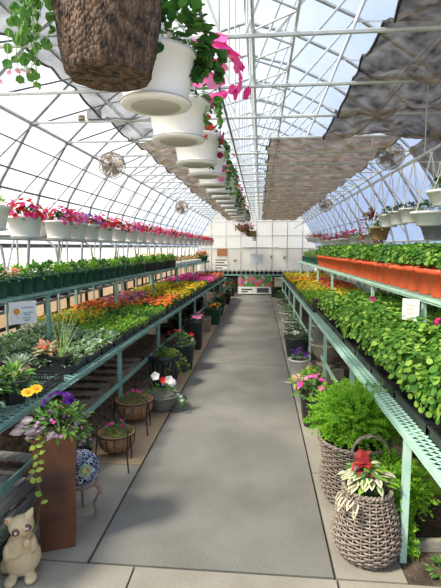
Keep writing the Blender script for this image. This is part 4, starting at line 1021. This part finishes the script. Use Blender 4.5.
for k in range(500): m.leaf((R(-2.3, -1.42), R(3.1, 6.9), R(.22, .27)), (R(-1, 1), R(-1, 1), R(-.1, .3)), (0, 0, 1), R(.03, .06), R(.015, .03), 'dead_leaf', .3)
o = put('soil_heap', m, None, True); tag(o, 'heap of brown litter and soil under the brown timber frames', 'soil heap'); o['kind'] = 'stuff'
m = MB(); m.bar((-1.32, 2.28, .30), (-1.36, 3.05, .33), .015, .07, 'wood_red'); m.bar((-1.30, 2.30, .0), (-1.33, 2.34, .30), .03, .03, 'wood_red'); m.bar((-1.36, 3.0, .0), (-1.36, 3.04, .31), .03, .03, 'wood_red')
tag(put('red_plank', m), 'faded red plank rail beside the rusty planter', 'plank')
for i, (x, y) in enumerate(((-1.32, 1.98), (-1.38, 2.6), (-1.3, 3.0))):
    plant('potted_foliage', ('small leafy plant on the ground behind the cat figurine', 'leafy pot with pink flowers under the bench behind the mosaic ball', 'dark leafy pot under the bench edge by the coco baskets')[i], 'potted plant', (x, y, -.01 if i else .0), pot_black,
          f_oval(60, .12, .12, .05, .02, 'mid_leaf', .12, -.3, mats=['mid_leaf', 'deep_leaf']).mesh('foliage'), flowers(MB(), 14, .12, .12, ['hotpink_petal', 'lilac_petal'], .016, .13, 'petunia', 0).mesh('blossoms') if i else None)

# ---- wicker baskets
def wicker(prof, nr, name, t, ribs=26, amp=.006, r=.0052):
    m = MB(); zs = [p[1] for p in prof]
    def rad(z):
        for (r0, z0), (r1, z1) in zip(prof, prof[1:]):
            if z <= z1: u = (z - z0) / (z1 - z0); u = u * u * (3 - 2 * u) * .35 + u * .65; return r0 + (r1 - r0) * u
        return prof[-1][0]
    H = zs[-1]
    for k in range(nr):
        z = H * (k + .5) / nr; rr = rad(z); ph = pi if k % 2 else 0; N = ribs * 4
        m.tube([((rr + amp * cos(ribs / 2 * 2 * pi * i / N * 1 + ph)) * cos(2 * pi * i / N), (rr + amp * cos(ribs / 2 * 2 * pi * i / N + ph)) * sin(2 * pi * i / N), z) for i in range(N)], r, 'wicker', 5, True)
    put('weave', m, t, True); m = MB()
    for q in range(ribs): a = 2 * pi * q / ribs; m.tube([(rad(H * j / 10) * cos(a), rad(H * j / 10) * sin(a), H * j / 10) for j in range(11)], .004, 'wicker', 5)
    put('ribs', m, t, True); m = MB(); rr = prof[-1][0]
    for ph in (0, pi): m.tube([((rr + .007 * cos(18 * a * pi / 48 + ph)) * cos(a * pi / 48), (rr + .007 * cos(18 * a * pi / 48 + ph)) * sin(a * pi / 48), H + .004 + .007 * sin(18 * a * pi / 48 + ph)) for a in range(96)], .007, 'wicker', 5, True)
    put('rim', m, t, True); m = MB(); m.lathe([(r_ * .96, z_) for r_, z_ in prof[:-1]] + [(prof[-1][0] * .95, H - .04)], 'black_plastic', 24); put('liner', m, t)
    return t
t = thing('wicker_basket', 'bulbous grey-brown wicker basket closest to the camera, with red and cream leaves', 'basket', (.565, 2.235, 0))
wicker([(.125, 0), (.165, .06), (.172, .12), (.155, .22), (.128, .31), (.118, .36)], 24, 'w', t)
m = MB()
for i in range(70):
    a = R(0, 6.28); q = R(.1, 1); p = Vector((cos(a) * .11 * q, sin(a) * .11 * q, .38 + .08 * (1 - q) + R(0, .05)))
    m.leaf(p, (cos(a) + R(-.4, .4), sin(a) + R(-.4, .4), R(-.3, .6)), (0, 0, 1), .058, .032, random.choice(['variegated_leaf', 'bright_leaf', 'mid_leaf', 'trades_leaf', 'pale_leaf']), .3, None)
for i in range(16): a = R(3.2, 5.9); m.leaf((cos(a) * .08, sin(a) * .08, .40 + R(0, .06)), (cos(a) * .7 - .2, sin(a), R(-.2, .5)), (0, 0, 1), .066, .036, 'variegated_leaf', .3, 'trades_stripe' if i % 2 else 'mid_leaf')
for i in range(4): a = R(2.7, 4.1); m.leaf((cos(a) * .13 , sin(a) * .1 - .06, .36), (cos(a) * 1.0, sin(a) - .4, R(-.7, .3)), (0, 0, 1), .085, .032, 'variegated_leaf', .4, 'purple_leaf')
o = put('variegated_foliage', m, t); m = MB()
for i in range(17): a = R(0, 6.28); e = R(.1, 1.2); m.leaf((-.02 + R(-.02, .02), .02 + R(-.02, .02), .47), (cos(a) * cos(e), sin(a) * cos(e) - .3, sin(e) * .7), (0, 0, 1), .085, .05, 'red_leaf', .35, None)
o = put('red_foliage', m, t); o['label'] = 'dark red coleus leaves'
t = thing('wicker_basket', 'larger wicker basket with arched handle and feathery fern, behind the closest one', 'basket', (.60, 2.74, 0))
wicker([(.15, 0), (.195, .07), (.205, .14), (.19, .26), (.205, .36), (.215, .40)], 24, 'w', t, 30)
m = MB()
for q in range(3): m.tube([(.05 + .105 * cos(pi * k / 16), -.21 + .01 * sin(q * 2), .40 + .11 * sin(pi * k / 16) + .006 * cos(k * 2 + q * 2)) for k in range(17)], .0065, 'wicker', 5)
put('handle', m, t); random.seed(5)
f = f_fern(700, .25, .27, 'fern_leaf', .43, .30, 34, .019); f.v = [(x + .03, y + .10, z) for x, y, z in f.v]; put('fern_fronds', f, t)
random.seed(9)
m = f_fern(230, .16, .26, 'fern_leaf', .0, .5, 26, .02)
t = thing('asparagus_fern', 'feathery green fern trailing to the ground beside the closest wicker basket', 'potted plant', (.83, 2.50, -.002)); link('pot', pot_mesh('pot', .09, .12, .22, 'black_plastic', 20), t)
m.v = [(x - .07, y - .06, z + .24) for x, y, z in m.v]
for i in range(60):
    x = R(-.02, .16); pts = [Vector((x * .3 - .09, R(-.2, 0), .28))]
    for k in range(7): pts.append(pts[-1] + Vector((R(-.015, .022), -.012 + R(-.02, .02), -.02 - .008 * k)))
    m.tube(pts, .0013, 'fern_leaf', 3, cap=False)
    for k in range(46):
        q = random.choice(pts[1:]) + Vector((R(-.012, .012),) * 3); dd = Vector((R(-1, 1), R(-1, 1), R(-.6, 1))).normalized(); r_ = dd.orthogonal().normalized() * .004; e2 = q + dd * R(.015, .03); mp_ = q + dd * .01
        m.add([q, mp_ - r_, e2, mp_ + r_], [(0, 1, 2, 3)], 'fern_leaf')
put('fern_fronds', m, t)

# ---- pots along the path on the mint side
t = thing('black_planter', 'wide low black square planter with pink impatiens beyond the fern', 'planter', (.535, 3.98, 0)); m = MB(); m.lathe(pot_prof(.13, .165, .30), 'black_plastic', 32, sq=8, rot=pi / 32); m.lathe([(.155, .278), (.1, .285)], 'potting_soil', 32, sq=8, rot=pi / 32); put('pot', m, t)
f = f_oval(110, .17, .13, .055, .035, 'mid_leaf', .30, -.3); f.v = [(x - .06, y - .05, z) for x, y, z in f.v]; put('foliage', f, t)
f = f_oval(90, .14, .12, .06, .035, 'lime_leaf', .34, -.1, mats=['lime_leaf', 'bright_leaf']); f.v = [(x - .04, y + .12, z + .03) for x, y, z in f.v]; o = put('lime_foliage', f, t); o['label'] = 'bright lime green leaves'
f = f_oval(40, .1, .08, .06, .035, 'lime_leaf', .34, -.1, mats=['lime_leaf', 'peach_leaf']); f.v = [(x - .19, y + .05, z) for x, y, z in f.v]; put('pale_foliage', f, t)
b = flowers(MB(), 26, .17, .14, ['hotpink_petal', 'hotpink_petal', 'pink_petal'], .03, .32, 'petunia', -.3, -1.6); b.v = [(x - .05, y - .06, z) for x, y, z in b.v]; put('blossoms', b, t)
plant('potted_begonia', 'small bronze-leaved pot behind the pink impatiens', 'potted plant', (.92, 4.2, -.012), pot_black_round, f_oval(60, .14, .13, .06, .03, 'purple_leaf', .2, -.1, mats=['purple_leaf', 'coral_petal', 'deep_leaf']).mesh('foliage'), flowers(MB(), 12, .13, .14, ['pink_petal', 'cream_petal'], .016, .2, 'petunia', 0).mesh('blossoms'))
tub('flower_pot', 'tall white pot with violet pansies at the path edge', 'potted plant', .48, 5.3, pot_mesh('pot', .09, .12, .26, 'white_plastic', 24), f_oval(60, .13, .08, .04, .025, 'mid_leaf', .26, -.2).mesh('foliage'), flowers(MB(), 14, .12, .12, ['violet_petal'], .028, .27, 'petunia', .3).mesh('blossoms'))
u = MB(); u.lathe([(.12, 0), (.13, .03), (.075, .05), (.065, .07), (.12, .10), (.17, .17), (.195, .25), (.215, .27), (.22, .285), (.195, .288), (.185, .26)], 'stone_urn', 32)
t = thing('stone_urn', 'weathered stone urn with scroll handle behind the white pansy pot', 'urn', (.82, 5.35, .16)); put('urn', u, t, True); m = MB()
for k in range(2): m.tube([(.2 + .045 * (1 - j / 14) * sin(j * .75), -.05 + k * .1, .17 + .07 * (1 - j / 14) * cos(j * .75)) for j in range(14)], .013, 'stone_urn', 6)
put('scroll_handle', m, t); put('foliage', f_oval(40, .13, .08, .05, .03, 'mid_leaf', .27, 0, mats=['mid_leaf', 'trades_stripe']), t)
m = MB(); m.box(.76, 1.0, 5.2, 5.55, -.012, .16, 'concrete_pale'); tag(put('paving_block', m), 'pale paving block under the stone urn', 'block')
tub('flower_tub', 'dark round tub with white petunias and green foliage beyond the white pansy pot', 'planter', .55, 6.45, pot_mesh('pot', .14, .19, .3, 'slate_pot', 24), f_oval(120, .22, .15, .05, .03, 'deep_leaf', .3, -.3).mesh('foliage'), flowers(MB(), 12, .2, .14, ['white_petal'], .028, .3, 'petunia', .2).mesh('blossoms'))
tub('flower_pot', 'tall white pot under the bench with silvery violet foliage', 'potted plant', .98, 6.9, pot_mesh('pot', .13, .18, .42, 'white_plastic', 24), f_oval(110, .2, .2, .05, .03, 'purple_leaf', .4, -.2, mats=['purple_leaf', 'silver_leaf', 'lilac_petal']).mesh('foliage'), None, z=-.01)
for i, (x, y, mt, fm) in enumerate(((.57, 7.5, 'white_plastic', 'deep_leaf'), (.62, 8.5, 'white_plastic', 'mid_leaf'), (.60, 9.6, 'white_plastic', 'bright_leaf'), (.62, 10.8, 'white_plastic', 'deep_leaf'), (.60, 12.0, 'white_plastic', 'mid_leaf'), (.62, 13.2, 'black_plastic', 'deep_leaf'))):
    tub('flower_pot', f'{nth(i + 1)} {"white" if mt[0] == "w" else "black"} pot of green foliage beyond the white petunia tub', 'potted plant', x, y, pot_mesh('pot', .13, .18, .2, mt, 24), f_oval(90, .2, .15, .055, .03, fm, .2, -.2).mesh('foliage'),
        flowers(MB(), 5, .15, .15, ['white_petal'], .02, .2, 'petunia', .3).mesh('blossoms') if i % 2 else None)
tub('shrub_pot', 'dark bushy shrub in a black pot at the far end of the path', 'potted plant', .55, 14.3, pot_mesh('pot', .16, .2, .32, 'black_plastic', 24), f_oval(220, .24, .32, .05, .03, 'deep_leaf', .36, -.5).mesh('foliage'), None)
tub('shrub_pot', 'dark bushy shrub in a black pot at the far end by the teal bench', 'potted plant', -1.0, 14.4, pot_mesh('pot', .16, .2, .3, 'black_plastic', 24), f_oval(180, .24, .25, .05, .03, 'deep_leaf', .34, -.5).mesh('foliage'), flowers(MB(), 6, .2, .25, ['red_petal'], .03, .34, 'petunia', .2).mesh('blossoms'))

# ---- ground under the mint bench: pavers, edging, leaves
for i, (x, y, w_, l_, rz) in enumerate(((1.10, 3.05, .34, .4, .3), (1.45, 3.35, .3, .35, .1))):
    m = MB(); m.box(-w_ / 2, w_ / 2, -l_ / 2, l_ / 2, 0, .045, 'concrete_tan'); o = put('paving_stone', m, None, loc=(x, y, -.012), rz=rz); tag(o, ('square tan paving stone on the soil under the mint bench', 'tan paving stone further in under the mint bench')[i], 'paving stone')
m = MB(); m.bar((.74, 2.28, .02), (2.3, 2.42, .02), .03, .06, 'concrete_pale'); tag(put('edging_strip', m), 'low pale edging strip across the soil under the mint bench', 'edging')
m = MB(); random.seed(3)
for k in range(420):
    x, y = R(.85, 1.9), R(2.5, 3.5) ; m.leaf((x, y, R(-.008, .015)), (R(-1, 1), R(-1, 1), R(-.1, .3)), (0, 0, 1), R(.02, .045), R(.012, .025), 'dead_leaf', .3)
o = put('dead_leaves', m); o['kind'] = 'stuff'; tag(o, 'scattered brown dead leaves on the soil under the mint bench', 'leaves')
plant('weed_clump', 'small green weed growing in the soil under the mint bench', 'plant', (.92, 2.12, -.012), None, f_oval(50, .09, .07, .035, .014, 'mid_leaf', .01, 0).mesh('foliage'))
for i in range(6):
    y = 3.3 + i * .75; plant('potted_grass' if i < 2 else 'potted_shrub', f'{nth(i + 1)} shaded plant from the near end on the soil under the mint bench', 'potted plant', (1.25 + .15 * (i % 2), y, -.012), pot_black_round, (f_grass(90, .2, .42, 'grass_leaf', .15, .005, .6) if i < 2 else f_oval(80, .17, .16, .06, .03, 'purple_leaf', .2, 0, mats=['purple_leaf', 'mid_leaf', 'dead_leaf'])).mesh('foliage'))

# ---- far bench dressing
fb = pot_mesh('pot', .055, .07, .10, 'black_plastic', 12); ff = f_oval(30, .07, .06, .04, .02, 'deep_leaf', .1, 0).mesh('foliage')
for i in range(26): plant('small_pot', f'{nth(i + 1)} small black pot from the teal bench side, on the far cross bench', 'potted plant', (-1.8 + i * .155, 15.1, .702), fb, ff, None, 'small black pots on the far bench')
for o in list(COL.objects):
    if o.name.startswith('small_pot'): o.location.z = .682
t = thing('flower_banner', 'printed banner of garden flowers hanging under the far cross bench', 'banner', (0, 14.93, .03)); m = MB(); m.box(-.74, .42, 0, .015, .24, .62, 'flower_print'); put('picture', m, t)
m = MB(); m.box(-.74, .42, -.001, .015, 0, .24, 'paper_white'); put('caption_band', m, t); m = MB()
for x0, x1, z0, z1 in ((-.62, -.25, .12, .17), (-.62, -.40, .05, .09), (-.1, .3, .04, .2)): m.box(x0, x1, -.004, 0, z0, z1, 'ink')
put('dark_print', m, t)
m = MB(); m.box(.48, .78, 14.95, 14.97, -.012, .6, 'panel_tan'); tag(put('cardboard_sheet', m), 'cream sheet beside the flower banner under the far bench', 'sheet')
m = MB(); m.box(-1.85, 2.2, 15.85, 15.88, 0, .62, 'black_plastic'); tag(put('bench_shade_sheet', m), 'black sheet standing in for the shade under the far cross bench', 'sheet')  # black sheet stands in for the shade seen under the bench
# papers and boards on the end wall
def board(x0, x1, z0, z1, mat, name, label):
    m = MB(); m.box(x0, x1, Y1 - .12, Y1 - .06, z0, z1, mat); return tag(put(name, m), label, 'notice')
board(-2.9, -2.2, 1.0, 1.5, 'board_brown', 'cork_board', 'brown board on the white end wall'); board(-.7, .2, .55, 1.15, 'paper', 'notice_sheet', 'pale blue notice sheet in the middle of the end wall')
o = board(-3.1, -2.2, .1, .85, 'paper_white', 'wall_sign', 'white sign with dark lines of text below the brown board'); m = MB()
for k, w_ in enumerate((.75, .6, .78, .5)): m.box(-3.02, -3.02 + w_, -.0, .01, .72 - k * .18, .78 - k * .18, 'ink')
m.v = [(x, y + Y1 - .135, z) for x, y, z in m.v]; put('lettering', m, o)
for i, (x, z) in enumerate(((.75, .95), (1.6, .9), (-1.7, .7))):
    m = MB(); m.ball((x, Y1 - .1, z), .08, .04, .10, 'fan_metal', 10, 8); m.tube([(x, Y1 - .1, z), (x + .15, Y1 - .1, z + .12)], .02, 'fan_metal', 6); tag(put('wall_ornament', m), ('small dark wall ornament beside the pale blue notice', 'small dark wall ornament farther from the blue notice', 'small dark ornament beside the brown board')[i], 'ornament')

# ---- fans
def fan(x, y, z, r, label, zt=3.38):
    t = thing('circulation_fan', label, 'fan', (x, y, z), 0)
    m = MB()
    for dy in (-.09, .09):
        for q in (1.0, .9, .78, .64, .5, .36): m.tube([(r * q * cos(a * pi / 16), dy * (1.25 - q * .5 if q < 1 else 1), r * q * sin(a * pi / 16)) for a in range(32)], .010 if q == 1 else .0045, 'fan_metal', 4, True)
        for k in range(28): a = 2 * pi * k / 28; m.tube([(r * .15 * cos(a), dy * 1.2, r * .15 * sin(a)), (r * cos(a), dy, r * sin(a))], .0045, 'fan_metal', 4)
    put('cage', m, t); m = MB(); m.tube([(0, -.07, 0), (0, .13, 0)], .06, 'dark_steel', 14); put('motor', m, t); 
    for k in range(4):
        m = MB(); a = pi / 2 * k + .4; u = Vector((cos(a), 0, sin(a))); w_ = Vector((-sin(a), 0, cos(a))); q = [u * .05 - w_ * .03 + Vector((0, -.02, 0)), u * .05 + w_ * .03 + Vector((0, .02, 0)), u * r * .78 + w_ * .07 + Vector((0, .04, 0)), u * r * .78 - w_ * .07 + Vector((0, -.04, 0))]
        m.add(q + [p + Vector((0, .004, 0)) for p in q], [(0, 1, 2, 3), (7, 6, 5, 4), (0, 4, 5, 1), (1, 5, 6, 2), (2, 6, 7, 3), (3, 7, 4, 0)], 'fan_metal'); put('blade', m, t)
    m = MB(); m.tube([(0, 0, r), (0, 0, zt - z)], .015, 'dark_steel', 6); m.tube([(-r * 1.02, 0, 0), (-r * .8, 0, r * .8), (0, 0, r * 1.06), (r * .8, 0, r * .8), (r * 1.02, 0, 0)], .012, 'dark_steel', 6); put('bracket', m, t)
fan(-2.95, 8.8, 3.22, .24, 'dusty round fan hanging over the side wall baskets, the closer one'); fan(-3.05, 17.2, 3.12, .24, 'small round fan far off above the side wall baskets')
fan(2.42, 8.8, 3.3, .24, 'dusty round fan under the shade cloth over the macrame pots, the closer one', 3.4); fan(2.5, 17.6, 3.2, .24, 'small round fan far off on the macrame pot side')
# control box on the chord
m = MB(); m.box(-2.48, -2.30, 6.34, 6.44, 3.42, 3.55, 'grey_plastic'); m.lathe([(.05, 0), (.05, .06)], 'fan_metal', 14, c=(-2.58, 6.39, 3.42)); tag(put('control_box', m), 'small grey control box sitting on a roof crossbar', 'box')
# ---- price tags
t = thing('price_sign', 'white price card with an orange flower clipped to the green pot shelf', 'sign', (LU(3.3) + .09, 3.3, 1.0), radians(-42)); m = MB(); m.box(0, .003, -.105, .105, 0, .175, 'paper_white'); put('card', m, t)
m = MB(); m.disc((.006, -.05, .10), (1, 0, 0), .026, 'orange_petal', 14, .0, 1); m.disc((.007, -.05, .10), (1, 0, 0), .010, 'yellow_petal', 8, 0); m.bar((.006, -.05, .08), (.006, -.045, .05), .003, .004, 'ink_orange', (1, 0, 0)); put('printed_flower', m, t); m = MB()
for (y0_, z0_, w_) in ((-.01, .125, .09), (0.0, .085, .08), (.005, .07, .05), (-.01, .045, .07), (.01, .025, .04)): m.tube([(.0045, y0_ + w_ * k / 12, z0_ + .006 * sin(k * 2.2)) for k in range(13)], .0022, 'ink' if z0_ > .12 else 'ink_teal', 4)
put('handwriting', m, t)
t = thing('price_sign', 'white price card hanging below the red pot shelf over the geraniums', 'sign', (RU(3.75) - .075, 3.75, .995), radians(42)); m = MB(); m.box(-.003, 0, -.075, .075, 0, .18, 'paper_white'); put('card', m, t); m = MB()
for k in range(3): m.tube([(-.004, -.035 + .07 * j / 8, .13 - k * .035 + .004 * sin(j * 2 + k)) for j in range(9)], .0018, 'ink_orange', 4)
put('handwriting', m, t)

# ------------------------------------------------------------------ light and camera
w = bpy.data.worlds.new('World'); sc.world = w; w.use_nodes = True; nt = w.node_tree; nt.nodes.clear()
out = nt.nodes.new('ShaderNodeOutputWorld'); bg = nt.nodes.new('ShaderNodeBackground'); tc = nt.nodes.new('ShaderNodeTexCoord')
mp = nt.nodes.new('ShaderNodeMapping'); mp.inputs['Scale'].default_value = (1, 1, 1.6); nt.links.new(tc.outputs['Generated'], mp.inputs[0])
n = nt.nodes.new('ShaderNodeTexNoise'); n.inputs['Scale'].default_value = 2.2; n.inputs['Detail'].default_value = 7; nt.links.new(mp.outputs[0], n.inputs[0])
sep = nt.nodes.new('ShaderNodeSeparateXYZ'); nt.links.new(tc.outputs['Generated'], sep.inputs[0])
ma = nt.nodes.new('ShaderNodeMath'); ma.operation = 'MULTIPLY_ADD'; ma.inputs[1].default_value = -.42; nt.links.new(sep.outputs['X'], ma.inputs[0]); nt.links.new(n.outputs['Fac'], ma.inputs[2])
r = ramp(nt, [(0.42, (.36, .50, .80)), (.72, (.97, .98, 1))]); nt.links.new(ma.outputs[0], r.inputs[0]); nt.links.new(r.outputs[0], bg.inputs[0]); bg.inputs[1].default_value = 1.05
nt.links.new(bg.outputs[0], out.inputs[0])
ld = bpy.data.lights.new('sun', 'SUN'); ld.energy = 7.0; ld.angle = radians(9); ld.color = (1, .94, .82)
lo = bpy.data.objects.new('sun', ld); COL.objects.link(lo)
el, az = radians(51), radians(-126)   # direction towards the sun, az from +Y clockwise
dv = Vector((sin(az) * cos(el), cos(az) * cos(el), sin(el))); lo.rotation_euler = dv.to_track_quat('Z', 'Y').to_euler(); lo.location = (-6, 0, 12)

cd = bpy.data.cameras.new('camera'); cam = bpy.data.objects.new('camera', cd); COL.objects.link(cam); sc.camera = cam
cd.sensor_fit = 'VERTICAL'; cd.sensor_height = 24; cd.lens = 24 * 442 / 588; cd.clip_end = 200; cd.clip_start = .02
cam.location = (0, 0, 1.6)
yaw = math.atan(39.5 / 442); pitch = math.atan(47 / math.hypot(442, 39.5))
cam.rotation_euler = (pi / 2 - pitch, 0, yaw)
sc.view_settings.view_transform = 'Standard'; sc.view_settings.look = 'None'; sc.view_settings.gamma = 1; sc.view_settings.exposure = 0.3
sc.view_settings.use_curve_mapping = False
sc.cycles.max_bounces = 8; sc.cycles.transparent_max_bounces = 16; sc.cycles.sample_clamp_indirect = 6
